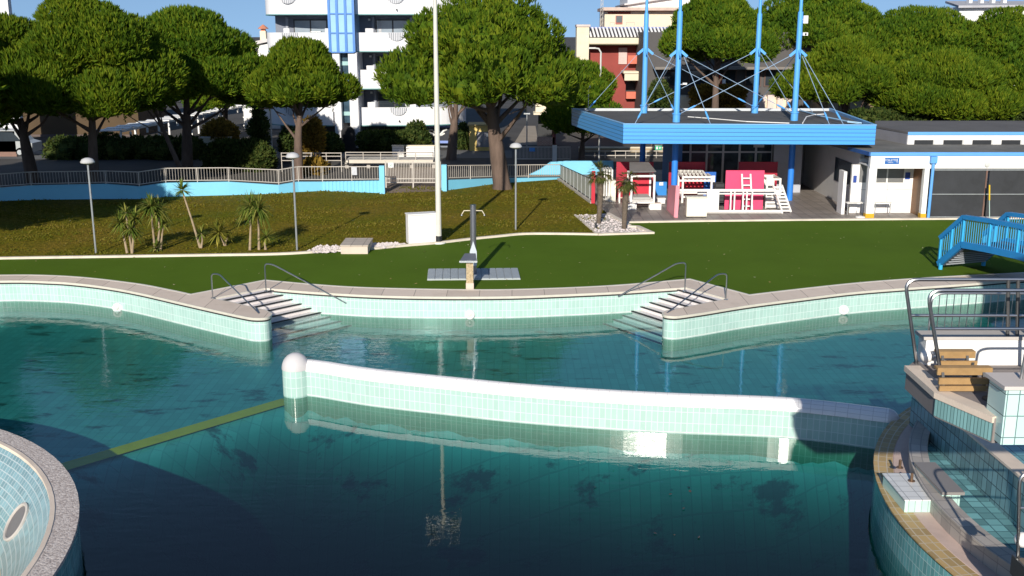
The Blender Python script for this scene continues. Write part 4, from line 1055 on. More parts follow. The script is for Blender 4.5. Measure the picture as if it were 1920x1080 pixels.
# receding left wing
yb_ = Yw + 2
xw = x0 + .1
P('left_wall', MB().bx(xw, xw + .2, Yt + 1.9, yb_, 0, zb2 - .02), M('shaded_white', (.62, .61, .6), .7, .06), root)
xw2 = AT(1505, 365, yb_ - 2).x
P('back_wall', MB().bx(xg1, x0 + .3, yb_, yb_ + .2, 0, zb2), grey, root)
P('left_window', MB().bx(xw - .03, xw, Yt + 3.2, Yt + 6.0, 1.15, 2.4), glass, root)
P('white_door', MB().bx(AT(1577, 400, Yt + 1.2).x, AT(1583, 400, Yt + 1.2).x, Yt + 1.2, Yt + 2.0, .02, 2.2), white, root)
P('entrance_wall', MB().bx(AT(1592, 400, Yt + 1.6).x, AT(1606, 400, Yt + 1.6).x, Yt + 1.6, Yt + 1.8, 0.02, 2.5), white, root)
q = P('icon_plate', MB().bx(AT(1596, 400, Yt + 1.5).x, AT(1602, 400, Yt + 1.5).x, Yt + 1.54, Yt + 1.6, 1.6, 1.95), M('sign_navy', (.02, .06, .3), .5, .05), root)
yr = Yt + 1.7
rx0, rx1 = AT(1606, 398, yr).x, AT(1712, 398, yr).x
P('recess_wall', MB().bx(rx0, rx1, yr, yr + .2, 0, zb1 + .3), M('recess_white', (.8, .78, .76), .6, .04), root)
P('recess_ceiling', MB().bx(rx0, AT(1735, 398, Yt).x, Yt + .3, yr, zb1 + .05, zb1 + .12), white, root)
for a_, b_ in ((1606, 1624), (1640, 1662), (1665, 1694)):
    f_ = P('window', MB().bx(AT(a_, 330, yr).x, AT(b_, 330, yr).x, yr - .03, yr, 1.52, 1.58), white, root)
    P('pane', MB().bx(AT(a_, 330, yr).x, AT(b_, 330, yr).x, yr - .025, yr - .005, 1.58, 2.55), M('matt_grey_glass', (.17, .17, .17), .35, .1, .5), f_)
P('panel_lines', MB().bx(AT(1664, 350, yr).x - .012, AT(1664, 350, yr).x + .012, yr - .006, yr, .1, 1.5).bx(rx0, rx1, yr - .006, yr, 1.2, 1.22), M('line_grey', (.35, .35, .35)), root)
dx0, dx1 = AT(1706, 405, yr).x, AT(1729, 405, Yt + .35).x
dr = P('brown_door', MB().prism([(dx0, yr), (dx1, Yt + .4), (dx1 + .05, Yt + .44), (dx0 + .05, yr + .04)], .03, zb1), M('brown_door', (.2, .095, .035), .5, .2, 1, streak=.1), root)
P('icon_plate', MB().bx(AT(1697, 330, yr).x, AT(1706, 330, yr).x, yr - .04, yr, 1.75, 2.1), M('sign_navy', (.02, .06, .3)), root)
# downpipe
dxx = AT(1741, 400, Yt - .1).x
dp = P('downpipe', MB().tube([(dxx, Yt - .1, .02), (dxx + .02, Yt - .1, zb2 - .3)], .075, 10), M('trim_blue', (.12, .36, .78)), root, True)
P('hopper', MB().bx(dxx - .15, dxx + .16, Yt - .22, Yt - .0, zb2 - .35, zb2 - .02), M('trim_blue', (.12, .36, .78)), dp)
# dark screens
scr = M('dark_screen_mesh', (.028, .03, .035), .75, .35, 1.2)
for a_, b_ in ((1745, 1845), (1850, 1950), (1955, 2060)):
    P('screen', MB().bx(AT(a_, 380, Yt + .1).x, AT(b_, 380, Yt + .1).x, Yt + .1, Yt + .14, .08, zb1 - .1), scr, root)
for a_, b_ in ((1844.5, 1847.5), (1742, 1745)): P('screen_post', MB().bx(AT(a_, 380, Yt).x, AT(b_, 380, Yt).x, Yt + .06, Yt + .16, 0, zb1 - .03), M('brown_post', (.16, .09, .07), .6, .2), root)
for z_, h_ in ((1.2, .04), (zb1 - .1, .05), (.06, .04)): P('screen_rail', MB().bx(AT(1747, 380, Yt).x, x1, Yt + .05, Yt + .09, z_, z_ + h_), galv, root)
P('wall_light', MB().lathe([(.14, 0), (.1, .06), (.02, .08)], (AT(1851, 309, Yt).x, Yt - .0, AT(1851, 309, Yt).z), 14, (0, -1, 0)), M('pale_lens', (.6, .6, .58)), root, True)
# lower roof, clerestory and upper roof
zr = zb2 + .15
P('lower_roof', MB().slab([(x0 - .0, Yt + .05, zr), (x1, Yt + .05, zr), (x1, Yt + 14, zr + .25), (AT(1500, 300, Yt + 7).x, Yt + 14, zr + .25), (AT(1560, 300, Yt + 4).x, Yt + 5.2, zr)], -.12), M('worn_roof', (.15, .145, .13), .9, .4, .5, .2, 20), root)
P('left_eave', MB().slab([(x0 - .05, Yt, zr - .16), (x0 - .05, Yt, zr + .03), (xg1 + .2, yb_ , zr + .03), (xg1 + .2, yb_, zr - .16)], .06), M('trim_navy', (.03, .1, .3), .5), root)
Yc = Yt + 3.4
cx0, cx1 = AT(1702, 262, Yc).x, AT(2090, 262, Yc).x
cz0, cz1 = zr + .1, AT(1720, 253, Yc).z
cw_ = P('clerestory', MB().bx(cx0, cx1, Yc, Yc + .25, zr, cz1), white, root)
P('clerestory_trim', MB().bx(cx0 - .03, cx1, Yc - .06, Yc + .2, cz1, cz1 + .16), M('trim_blue', (.12, .36, .78)), root)
for k in range(7):
    a_ = 1714 + 54.5 * k; wx0, wx1 = AT(a_, 268, Yc).x, AT(a_ + 38, 268, Yc).x; z0_, z1_ = AT(a_, 273, Yc).z, AT(a_, 262.5, Yc).z
    f_ = P('window', MB().bx(wx0 - .03, wx1 + .03, Yc - .07, Yc - .0, z0_ - .05, z0_), white, root)
    P('pane', MB().bx(wx0, wx1 - .08, Yc - .012, Yc - .004, z0_, z1_), dark, f_); P('jamb', MB().bx(wx1 - .08, wx1, Yc - .03, Yc - .004, z0_, z1_), M('jamb_grey', (.5, .5, .48)), f_)
P('upper_roof', MB().slab([(cx0 - .05, Yc - .05, cz1 + .16), (cx1, Yc - .05, cz1 + .16), (cx1, Yc + 5.5, cz1 + .3), (AT(1640, 240, Yc + 5.5).x, Yc + 5.5, cz1 + .3), (AT(1640, 240, Yc + 3).x, Yc + 3, cz1 + .22)], -.1), M('dark_roof', (.11, .105, .105), .9, .2, .5), root)
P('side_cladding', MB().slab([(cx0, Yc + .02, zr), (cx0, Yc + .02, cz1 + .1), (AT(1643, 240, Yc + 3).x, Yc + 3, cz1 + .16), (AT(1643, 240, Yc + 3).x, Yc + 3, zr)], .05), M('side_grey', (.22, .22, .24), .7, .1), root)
# sign with lettering
a, b2 = AT(1659, 307.5, Yt - .03), AT(1686.5, 296, Yt - .03)
sg = T('toilet_sign', 'blue sign reading toilette with white arrow on the white beam', 'sign', ((a.x + b2.x) / 2, Yt - .03, a.z))
P('panel', MB().bx(a.x, b2.x, Yt - .035, Yt, a.z, b2.z), M('sign_blue', (.02, .13, .42), .5, .05), sg)
text('lettering', 'TOILETTE', .135, white, sg, ((a.x * .6 + b2.x * .4) - .0, Yt - .04, a.z * .4 + b2.z * .6))
text('lettering', 'TOILETS', .07, white, sg, ((a.x * .62 + b2.x * .38), Yt - .04, a.z * .76 + b2.z * .24))
ax, az = b2.x - .1, (a.z + b2.z) / 2
P('arrow', MB().bx(ax - .012, ax + .012, Yt - .042, Yt - .036, az - .04, az + .1).bar((ax, Yt - .04, az - .1), (ax - .06, Yt - .04, az - .03), .006, .022, up=(0, 1, 0)).bar((ax, Yt - .04, az - .1), (ax + .06, Yt - .04, az - .03), .006, .022, up=(0, 1, 0)), white, sg)
# bits in front of the toilets
def barrier(label, p0, p1, Y):
    a, b2 = AT(p0, 390, Y).x, AT(p1, 390, Y).x
    root = T('low_table', label, 'table', ((a + b2) / 2, Y, .02), 'low white stools by the toilets')
    P('top', MB().bx(a, b2, Y, Y + .35, .62, .66), whitewood, root)
    n = max(2, round((b2 - a) / .4))
    for k in range(n): x = a + .08 + (b2 - a - .16) * k / (n - 1); P('leg', MB().tube([(x, Y + .15, .02), (x, Y + .15, .62)], .025, 6), galv, root, True)
barrier('low white rack with thin legs left of the first pillar', 1588, 1624, Yt + .9)
barrier('low white rack with thin legs behind the first pillar', 1640, 1674, Yt + .9)
g = G(1613, 409)
root = T('parasol_base', 'round white parasol base with a thin pole by the pillar', 'parasol base', g)
P('base', MB().lathe([(.24, .02), (.24, .08), (.05, .12), (.02, .13)], g, 18), whitewood, root, True); P('pole', MB().tube([g + Vector((0, 0, .1)), g + Vector((0, 0, .75))], .022, 6), darksteel, root, True)
g = Vector((AT(1855, 395, Yt - .6).x, Yt - .6, .02))
root = T('broom', 'yellow handled pole leaning before the dark screens', 'pole', g)
P('handle', MB().tube([g + Vector((-.05, 0, 1.0)), g + Vector((-.1, .05, 1.75))], .035, 8), M('yellow_handle', (.75, .5, .02), .4, .05), root, True); P('shaft', MB().tube([g + Vector((.06, 0, 0)), g + Vector((-.05, 0, 1.0))], .02, 8), M('pale_shaft', (.5, .65, .6), .4), root, True)
# ================================================================= stacked beach furniture on the terrace
def panel_std(name, label, p0, p1, yt, Y, m_, th=.06, zb=.03, group=None):
    a, b2 = AT(p0, 350, Y).x, AT(p1, 350, Y).x; z = AT((p0 + p1) / 2, yt, Y).z
    root = T(name, label, 'panel', ((a + b2) / 2, Y, zb), group)
    P('board', MB().bx(a, b2, Y, Y + th, zb, z), m_, root)
    P('edge', MB().bx(a, b2, Y - .01, Y + th + .01, z, z + .04), m_, root)
    for x in (a + .15, b2 - .15): P('batten', MB().bx(x - .04, x + .04, Y + th, Y + th + .05, zb, z), m_, root)
    return root
Y1, Y2, Y3 = G(1200, 371).y, G(1290, 384).y, G(1400, 398).y
gr_ = 'red and pink boards stored under the canopy'
dkred = M('dark_red_paint', (.36, .006, .03), .5, .12, 1)
panel_std('red_board', 'wide dark red board behind the white framed daybed', 1155, 1224, 305, Y1, dkred, group=gr_)
panel_std('red_board', 'wide dark red board behind the left blue column', 1253, 1321, 305, Y1, dkred, group=gr_)
panel_std('red_board', 'wide dark red board half hidden behind the pink square board', 1383, 1456, 305, Y1 - .3, dkred, group=gr_)
panel_std('pink_board', 'bright pink square board with a white ladder on it', 1360, 1432, 321, G(1400, 396).y + .4, pink, group=gr_)
panel_std('red_board', 'narrow red board with pale edge left of the small palms', 1109, 1116, 322, Y1 - 2.2, red, group=gr_)
# pink leaning board (side on)
a, b2, c, d_ = G(1268, 408, .03), G(1254, 393, .03), AT(1258, 347, G(1254, 393).y), AT(1272, 348, G(1268, 408).y)
root = T('pink_board', 'faded pink board leaning against the left blue column', 'panel', a, gr_)
P('board', MB().slab([a, b2, c, d_], -.12), palepink, root); P('edge', MB().bar(a + Vector((.0, -.02, 0)), d_ + Vector((.0, -.02, 0)), .14, .03), palepink, root)
def frame_bed(name, label, cat, p0, p1, yb, yt, depth, inside=None, slats=True, roofm=None, feet=True):
    g = G((p0 + p1) / 2, yb); Y = g.y; a, b2 = AT(p0, yb, Y).x, AT(p1, yb, Y).x; z = AT(p0, yt, Y).z
    root = T(name, label, cat, g); t = .05
    for x in (a + t, b2 - t):
        for y in (Y, Y + depth): P('post', MB().bx(x - t, x + t, y - t, y + t, .05, z), whitewood, root)
    for zz in (.38, z - .06):
        for y in (Y, Y + depth): P('rail', MB().bx(a + 2 * t, b2 - 2 * t, y - .04, y + .04, zz - .05, zz + .05), whitewood, root)
        for x in (a + t, b2 - t): P('rail', MB().bx(x - .04, x + .04, Y + t, Y + depth - t, zz - .05, zz + .05), whitewood, root)
    if slats:
        n = 6
        for k in range(n): y = Y + .1 + (depth - .2) * k / (n - 1); P('slat', MB().box(((a + b2) / 2, y, .46 + .02 * (k % 2)), (b2 - a - .12, .12, .03)), whitewood, root)
        P('cushion', MB().bx(a + .18, b2 - .18, Y + .3, Y + depth - .1, .5, .6), M('grey_cushion', (.42, .42, .4), .9, .1), root)
    if inside: P('back_panel', MB().bx(a + 2 * t, b2 - 2 * t, Y + depth - .02, Y + depth + .02, .45, z - .1), inside, root)
    if roofm: P('canopy', MB().slab([(a - .05, Y + .2, z + .12), (b2 + .05, Y + .2, z + .12), (b2 - .15, Y + depth, z + .42), (a + .1, Y + depth, z + .42)], .05), roofm, root)
    if feet:
        for x in (a, b2):
            f_ = P('foot', MB().bx(x - .28, x + .32, Y - .25, Y - .2, .03, .36).bx(x - .28, x + .32, Y + .15, Y + .2, .03, .36), whitewood, root)
            P('rung', MB().bx(x - .28, x + .32, Y - .2, Y + .15, .29, .36), M('pale_wood', (.55, .4, .3), .7, .2), f_)
    return root
frame_bed('daybed', 'white framed daybed with red back and grey cloth roof', 'daybed', 1181, 1227, 393, 328, 1.7, red, True, M('grey_cloth', (.16, .15, .15), .9, .2))
frame_bed('daybed', 'white framed daybed with slatted top behind the left column', 'daybed', 1277, 1334, 382, 330, 1.5, red, False, None, False)
g = G(1300, 380); a = AT(1272, 332, g.y); b2 = AT(1333, 340, g.y - .5)
root = T('slatted_lid', 'white slatted lid lying on the middle daybed', 'lid', (a + b2) / 2)
for k in range(7): x = a.x + .2 + (b2.x - a.x - .4) * k / 6; P('slat', MB().bar((x, g.y + 1.3, a.z + .22), (x + .14, g.y - .3, b2.z + .06), .12, .03), whitewood, root)
P('frame', MB().bar((a.x, g.y - .35, b2.z + .02), (b2.x, g.y - .35, b2.z + .02), .06, .1).bar((a.x - .1, g.y + 1.3, a.z + .18), (b2.x - .15, g.y + 1.3, a.z + .18), .06, .1), whitewood, root)
frame_bed('daybed', 'white framed daybed with ladder side at the right column', 'daybed', 1434, 1462, 384, 334, 1.5, whitewood, False, None, False)
# slatted sunbed leaning beside the right column
root = T('sunbed', 'slatted white sunbed leaning against the right blue column', 'sunbed', G(1470, 398))
a, b2 = AT(1457, 348, G(1470, 396).y + .2), G(1474, 398, .06); dx_ = Vector((.42, 0, 0))
for o_ in (Vector((-.2, 0, 0)), dx_ * .6): P('side_rail', MB().bar(a + o_, b2 + o_, .06, .1), whitewood, root)
for k in range(8): q = a.lerp(b2, .06 + k * .125); P('slat', MB().box(q + Vector((.03, -.03, 0)), (.5, .05, .09)), whitewood, root)
# long white bed frame lying on its side
g = G(1355, 402); Y = g.y; a, b2 = AT(1273, 400, Y).x, AT(1447, 400, Y).x; z1 = AT(1350, 357, Y).z
root = T('bed_frame', 'long white bed frame lying on its side before the pink board', 'bed frame', g)
P('top_rail', MB().bx(a, b2 + .1, Y, Y + .08, z1 - .06, z1 + .06), whitewood, root); P('bottom_rail', MB().bx(a + .3, b2 + .5, Y - .03, Y + .07, .1, .22), whitewood, root)
P('ground_beam', MB().bx(a + 1.2, b2 + .6, Y + .1, Y + .22, .03, .1), whitewood, root)
for p0 in (1370, 1377, 1393, 1400, 1410): x = AT(p0, 380, Y).x; P('strut', MB().bx(x - .035, x + .035, Y + .01, Y + .07, .22, z1 - .06), whitewood, root)
P('end_panel', MB().bx(AT(1325, 380, Y).x, AT(1348, 380, Y).x, Y + .015, Y + .06, .22, z1 - .06), white, root)
P('upper_beam', MB().bx(AT(1310, 360, Y).x, b2 + .3, Y + .3, Y + .4, z1 - .25, z1 - .12), whitewood, root)
g = G(1306, 409); Y = g.y; a, b2 = AT(1287, 405, Y).x, AT(1325, 405, Y).x; z1 = AT(1300, 370, Y).z
root = T('white_chest', 'cream white chest standing at the terrace kerb', 'chest', g)
P('body', MB().bx(a, b2, Y, Y + .55, .08, z1 - .05), M('cream_white', (.78, .74, .62), .5, .06, 1.5), root); P('lid', MB().bx(a - .03, b2 + .03, Y - .03, Y + .58, z1 - .05, z1), M('cream_white', (.78, .74, .62)), root)
for x in (a + .08, b2 - .08): P('foot', MB().bx(x - .05, x + .05, Y + .02, Y + .12, .02, .08), dark, root)
Yl = G(1400, 396).y + .25
root = T('ladder', 'short white ladder standing before the pink square board', 'ladder', (AT(1400, 395, Yl).x, Yl, .02))
la, lb = AT(1391, 326, Yl), AT(1407, 326, Yl); ba, bb = AT(1393, 396, Yl - .2), AT(1410, 396, Yl - .2)
for t, b_ in ((la, ba), (lb, bb)): P('stile', MB().bar(Vector((b_.x, Yl - .2, .03)), t, .08, .06), whitewood, root)
for k in range(5):
    t = .12 + k * .19; P('rung', MB().bar(Vector((ba.x, Yl - .2, .03)).lerp(la, t), Vector((bb.x, Yl - .2, .03)).lerp(lb, t), .05, .07), whitewood, root)
g = G(1152, 380); Y = g.y
root = T('folded_lounger', 'white folded loungers stacked behind the small palms', 'lounger', g)
for k in range(4):
    x = AT(1131 + k * 5, 360, Y + .8).x; P('panel', MB().bx(x - .04, x + .04, Y + .4, Y + 1.6, .3, 1.75), whitewood, root)
a = G(1127, 372); b2 = G(1144, 379)
P('leaning_board', MB().slab([a, b2, b2 + Vector((.1, .35, .8)), a + Vector((.1, .35, .85))], .05), white, root)
P('end_box', MB().bx(AT(1144, 380, Y).x, AT(1154, 380, Y).x, Y, Y + .5, .03, 1.2), M('cream_white', (.78, .74, .62)), root)
g = G(1167, 382)
root = T('white_stool', 'small white wooden stool left of the framed daybed', 'stool', g)
for dx in (-.16, .16):
    for dy in (0, .3): P('leg', MB().bx(g.x + dx - .03, g.x + dx + .03, g.y + dy - .03, g.y + dy + .03, .03, .72), whitewood, root)
P('seat', MB().bx(g.x - .22, g.x + .22, g.y - .06, g.y + .36, .72, .78), whitewood, root); P('rung', MB().bx(g.x - .13, g.x + .13, g.y - .02, g.y + .02, .3, .36), M('pale_wood', (.55, .4, .3)), root)
Yd = FL.y + 6.0
root, a, b2 = plate('blue_counter', 'low blue counter panel with a white notice', 'counter', 1227, 340, 1249, 369, Yd, M('counter_blue', (.02, .22, .62), .5, .06), .3)
c = Vector(((a.x + b2.x) / 2, Yd - .32, b2.z - .1)); P('notice', MB().box(c, (.22, .02, .18)), white, root)
P('white_foot', MB().bx(a.x - .1, b2.x + .1, Yd - .3, Yd + .1, .02, a.z), white, root)

root = T('cushion_stack', 'stack of dark grey cushions left of the pink square board', 'cushions', G(1349, 386))
g = G(1349, 386)
for k in range(6): P('cushion', MB().box((g.x + random.uniform(-.03, .03), g.y + .4, .14 + .19 * k), (.52, .8, .16), random.uniform(-.06, .06)), M('dark_cushion', (.05, .05, .055), .9, .2), root)
P('pallet', MB().bx(g.x - .3, g.x + .3, g.y, g.y + .8, .03, .06), whitewood, root)
g = G(1340, 380)
root = T('notice_board', 'blue board with white notice behind the grey cushions', 'board', (g.x - .1, g.y + .9, .03))
P('board', MB().bx(g.x - .45, g.x + .2, g.y + 1.0, g.y + 1.05, .03, 1.55), blue_dark, root); P('notice', MB().bx(g.x - .1, g.x + .15, g.y + .985, g.y + 1.0, 1.0, 1.35), white, root)
g = G(1447, 392)
root = T('crate', 'white slatted crate beside the ladder sided daybed', 'crate', g)
for k in range(4): P('slat', MB().bx(g.x - .35, g.x + .35, g.y - .02, g.y + .02, .08 + .22 * k, .24 + .22 * k), whitewood, root)
for dx in (-.32, .32): P('corner_post', MB().bx(g.x + dx - .03, g.x + dx + .03, g.y + .02, g.y + .08, .03, .95), whitewood, root)
P('lid', MB().bx(g.x - .38, g.x + .38, g.y - .04, g.y + .5, .95, 1.0), whitewood, root)
g = G(1240, 384)
root = T('crate', 'small low white crate right of the framed daybed', 'crate', g)
P('box', MB().bx(g.x - .2, g.x + .2, g.y, g.y + .35, .06, .3), whitewood, root); P('rim', MB().bx(g.x - .23, g.x + .23, g.y - .03, g.y + .38, .3, .35), whitewood, root)
# ================================================================= white apartment block with curved balconies
YA = 84.0
xa = lambda px, y=150, Y=YA: AT(px, y, Y).x
za = lambda py, px=700, Y=YA: AT(px, py, Y).z
root = T('apartment_building', 'white apartment block with curved balconies and blue glass stair tower', 'building', (xa(660), YA + 5, 0))
aw = M('apartment_white', (.72, .72, .74), .7, .05, .4)
shade_w = M('apartment_shade_wall', (.2, .22, .27), .8, .1, .4)  # shade of the balcony recesses put into the wall colour
planL = catmull([(xa(497), YA + 6.5), (xa(489), YA + 4), (xa(497), YA + 1.6), (xa(522), YA + .5), (xa(565), YA + .1), (xa(622), YA)], 5)
planR = catmull([(xa(670), YA), (xa(740), YA + .1), (xa(805), YA + .5), (xa(850), YA + 1.6), (xa(868), YA + 4), (xa(862), YA + 7)], 5)
zb = [za(236), za(167), za(97), za(27.5), za(27.5) + 3.05]
zt = [za(201.5), za(131), za(61), za(-9), za(-9) + 3.05]
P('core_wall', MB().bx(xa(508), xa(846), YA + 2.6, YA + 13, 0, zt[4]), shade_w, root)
P('roof', MB().bx(xa(486), xa(866), YA + 1, YA + 14, zt[4] - 1.2, zt[4] - .9), aw, root)
for z0, z1 in zip(zb, zt):
    b_ = P('balcony', MB().sweep(planL, [(0, z0), (0, z1), (.18, z1), (.18, z0 + .2), (2.5, z0 + .2), (2.5, z0)]), aw, root)
    b2 = P('balcony', MB().sweep(planR, [(0, z0), (0, z1), (.18, z1), (.18, z0 + .2), (2.5, z0 + .2), (2.5, z0)]), aw, root)
    trim = M('teal_trim', (.12, .3, .3), .6)
    P('edge_trim', MB().sweep(planL, [(-.02, z0 - .02), (-.02, z0 + .05)], cap=False), trim, b_); P('edge_trim', MB().sweep(planR, [(-.02, z0 - .02), (-.02, z0 + .05)], cap=False), trim, b2)
    for px, par in ((546, b_), (745, b2)):      # half-round barred opening
        x = xa(px); mb = MB(); r = .66
        mb.add([(x + r * math.cos(R(180 + 18 * k)), YA + .06, z1 - .02 + r * .95 * math.sin(R(180 + 18 * k))) for k in range(11)], [tuple(range(11))])
        P('opening', mb, M('opening_grey', (.3, .32, .36), .7), par)
        mb = MB()
        for k in range(9): xx = x - .56 + .14 * k; mb.bx(xx - .025, xx + .025, YA + .0, YA + .05, z1 - .02 - .9 * math.sqrt(max(0, r * r - (xx - x) ** 2)), z1)
        P('bars', mb, aw, par)
    P('drain', MB().tube([(xa(747), YA - .12, z0 + .35), (xa(747), YA + .1, z0 + .4)], .05, 6), dark, b2)
wf = M('black_window_frame', (.025, .025, .03), .4, .1)
gl2 = M('balcony_glass', (.28, .33, .38), .08, .3, .3)
for k in range(4):
    z0, z1 = zb[k] + .25, zb[k] + 2.45
    for p0, p1 in ((543, 608), (700, 765)):
        f_ = P('window', MB().bx(xa(p0), xa(p1), YA + 2.5, YA + 2.6, z0, z1), wf, root)
        xm = (xa(p0) + xa(p1)) / 2
        for u, v in ((xa(p0) + .1, xm - .06), (xm + .06, xa(p1) - .1)): P('pane', MB().bx(u, v, YA + 2.47, YA + 2.5, z0 + .05, z1 - .1), gl2 if k >= 2 else glass, f_)
    for px, wd_ in ((553, 7), (601, 6), (708, 5), (757, 8)):
        if (px + k) % 3: P('curtain', MB().bx(xa(px) - wd_ * .022, xa(px) + wd_ * .022, YA + 2.455, YA + 2.47, z0 + .08, z1 - .12), M('curtain_grey', (.45, .46, .48), .9, .2, 3), root)
    for px in ((560, 715) if k % 2 else (590,)):
        tb_ = xa(px); P('balcony_table', MB().bx(tb_ - .4, tb_ + .4, YA + 1.3, YA + 1.9, zt[k] + .05, zt[k] + .1).bx(tb_ - .04, tb_ + .04, YA + 1.55, YA + 1.63, zb[k] + .2, zt[k] + .05), white, root)
    for px in (695, 768, 612, 531): P('wall_edge', MB().bx(xa(px) - .1, xa(px) + .1, YA + 2.4, YA + 2.6, zb[k] + .2, z1 + .2), M('pilaster_grey', (.33, .35, .4), .8, .1), root)
    for px0, px1 in ((684, 698), (765, 776), (530, 541), (608, 624)): P('divider', MB().bx(xa(px0), xa(px1), YA + 1.2, YA + 1.3, zb[k] + .2, zb[k] + 1.75), aw, root)
    P('ceiling_lamp', MB().bx(xa(686), xa(690), YA + 2.4, YA + 2.6, z1 - .1, z1 + .05), white, root)
# ground floor
for p0, p1 in ((680, 710), (712, 738), (740, 765), (590, 624)): f_ = P('window', MB().bx(xa(p0), xa(p1), YA + 2.5, YA + 2.6, .2, zb[0] - .1), wf, root)
# stair tower
zt0 = za(97.5)
tg = M('tower_glass', (.3, .52, .78), .1, .12, .5); tfm = M('tower_frame', (.05, .2, .55), .4, .05)
tw = P('stair_tower', MB().bx(xa(625), xa(669), YA - .9, YA + 4, zt0, zt[4] + 1), tg, root)
mb = MB()
for px in (625, 639.5, 655, 669.5): mb.bx(xa(px) - .09, xa(px) + .09, YA - 1.0, YA - .86, zt0, zt[4] + 1)
zz = zt0
while zz < zt[4] + 1: mb.bx(xa(625), xa(669), YA - .98, YA - .88, zz - .05, zz + .05); zz += 1.42
P('frame', mb, tfm, tw)
P('pillar', MB().bx(xa(628), xa(641), YA - .8, YA + 2.5, .3, zt0), aw, root); P('pillar', MB().bx(xa(657), xa(673), YA - .8, YA + 2.5, .3, zt0), aw, root)
f_ = P('stair_window', MB().bx(xa(641), xa(657), YA - .1, YA, 2.2, zt0), M('stair_glass', (.05, .09, .13), .1, .4), root)
for y_ in (118, 150, 182, 212): P('band', MB().bx(xa(641), xa(657), YA - .16, YA - .1, za(y_) - .18, za(y_) + .12), M('mint_band', (.3, .5, .5), .5), f_)
r = (xa(666) - xa(640)) / 2; xm = xa(653); z0 = za(247)
mb = MB(); mb.slab([(xm - r, YA - .85, 0), (xm + r, YA - .85, 0), (xm + r, YA - .85, z0)] + [(xm + r * math.cos(R(15 * k)), YA - .85, z0 + r * math.sin(R(15 * k))) for k in range(1, 12)] + [(xm - r, YA - .85, z0)], .3)
dr = P('entrance_arch', mb, M('black_door', (.012, .013, .016), .3), root); P('letter_plate', MB().bx(xm - .15, xm + .3, YA - .9, YA - .86, z0 - .65, z0 - .58), galv, dr)
# ================================================================= small white house with chimney
YH = 104.0
root = T('white_house', 'small white house with chimney left of the apartment block', 'building', (AT(480, 100, YH).x, YH, 0))
a, b2 = AT(452, 130, YH), AT(494, 75, YH)
P('wall', MB().bx(a.x, b2.x + 1.5, YH, YH + 8, 0, AT(480, 82, YH).z), white, root)
P('roof', MB().slab([(a.x - .5, YH - .4, AT(460, 92, YH).z), (b2.x + 2, YH - .4, AT(460, 72, YH).z), (b2.x + 2, YH + 8, AT(460, 72, YH).z), (a.x - .5, YH + 8, AT(460, 92, YH).z)], .3), M('pale_roof', (.6, .56, .55), .8), root)
cx = AT(488, 60, YH).x; ch = P('chimney', MB().bx(cx - .28, cx + .28, YH + 1, YH + 1.6, AT(480, 85, YH).z, AT(480, 58, YH).z), cream, root)
P('chimney_cap', MB().lathe([(.5, 0), (.5, .06), (.05, .4)], (cx, YH + 1.3, AT(480, 57, YH).z + .15), 8).bx(cx - .2, cx + .2, YH + 1.1, YH + 1.5, AT(480, 58, YH).z, AT(480, 57, YH).z + .16), M('terracotta', (.5, .2, .12), .8, .2), ch)
# ================================================================= cream and red terrace building
YR = 100.0
xr_ = lambda px: AT(px, 100, YR).x
zr_ = lambda py: AT(1150, py, YR).z
root = T('terrace_building', 'cream and red building with striped pergola roof and penthouse', 'building', (xr_(1180), YR, 0))
rw = M('red_render', (.27, .05, .04), .8, .2, .5)
P('body', MB().bx(xr_(1105), xr_(1330), YR + 1.6, YR + 12, 0, zr_(72)), rw, root)
P('left_pier', MB().bx(xr_(1081), xr_(1104), YR, YR + 2, 0, zr_(50)), cream, root); P('pier_cap', MB().bx(xr_(1080), xr_(1106), YR - .1, YR + 2.1, zr_(50), zr_(46)), M('cap_pink', (.6, .5, .46), .8), root)
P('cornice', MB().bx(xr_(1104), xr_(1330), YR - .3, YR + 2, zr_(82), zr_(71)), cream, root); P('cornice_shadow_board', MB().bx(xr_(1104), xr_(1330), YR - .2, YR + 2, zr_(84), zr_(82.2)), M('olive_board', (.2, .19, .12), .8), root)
pr = P('pergola_roof', MB().slab([(xr_(1103), YR + .1, zr_(70)), (xr_(1330), YR + .1, zr_(70)), (xr_(1330), YR + 1.6, zr_(53)), (xr_(1103), YR + 1.6, zr_(53))], .05), M('pergola_dark', (.03, .025, .03), .8), root)
mb = MB()
for k in range(40): x = xr_(1103) + .32 * k * 1.05; mb.bar((x - .1, YR + .0, zr_(70) + .06), (x - .25, YR + 1.55, zr_(53) + .08), .17, .1)
P('pergola_slats', mb, white, pr); P('ridge_beam', MB().bx(xr_(1103), xr_(1330), YR + 1.5, YR + 1.75, zr_(53.5), zr_(50)), M('ridge_blue', (.16, .2, .42), .6), root)
P('door', MB().bx(xr_(1163), xr_(1179), YR + 1.5, YR + 1.6, zr_(121), zr_(90)), M('pale_pink_door', (.6, .45, .42), .7), root)
P('balcony_screen', MB().bx(xr_(1179), xr_(1212), YR + .6, YR + .7, zr_(120), zr_(104)), M('salmon_screen', (.62, .16, .1), .7), root)
P('balcony', MB().bx(xr_(1168), xr_(1260), YR - 1, YR + 1.6, zr_(137), zr_(133)), cream, root)
P('balcony_front', MB().bx(xr_(1170), xr_(1260), YR - 1, YR - .85, zr_(150), zr_(138)), cream, root)
P('lower_shade', MB().bx(xr_(1178), xr_(1260), YR + 1.4, YR + 1.6, zr_(188), zr_(155)), dark, root); P('lower_counter', MB().bx(xr_(1178), xr_(1204), YR + .8, YR + 1.4, zr_(186), zr_(173)), M('salmon_screen', (.62, .16, .1)), root)
P('lower_awning', MB().bx(xr_(1178), xr_(1262), YR + .2, YR + 1.4, zr_(154), zr_(151)), M('olive_board', (.2, .19, .12)), root)
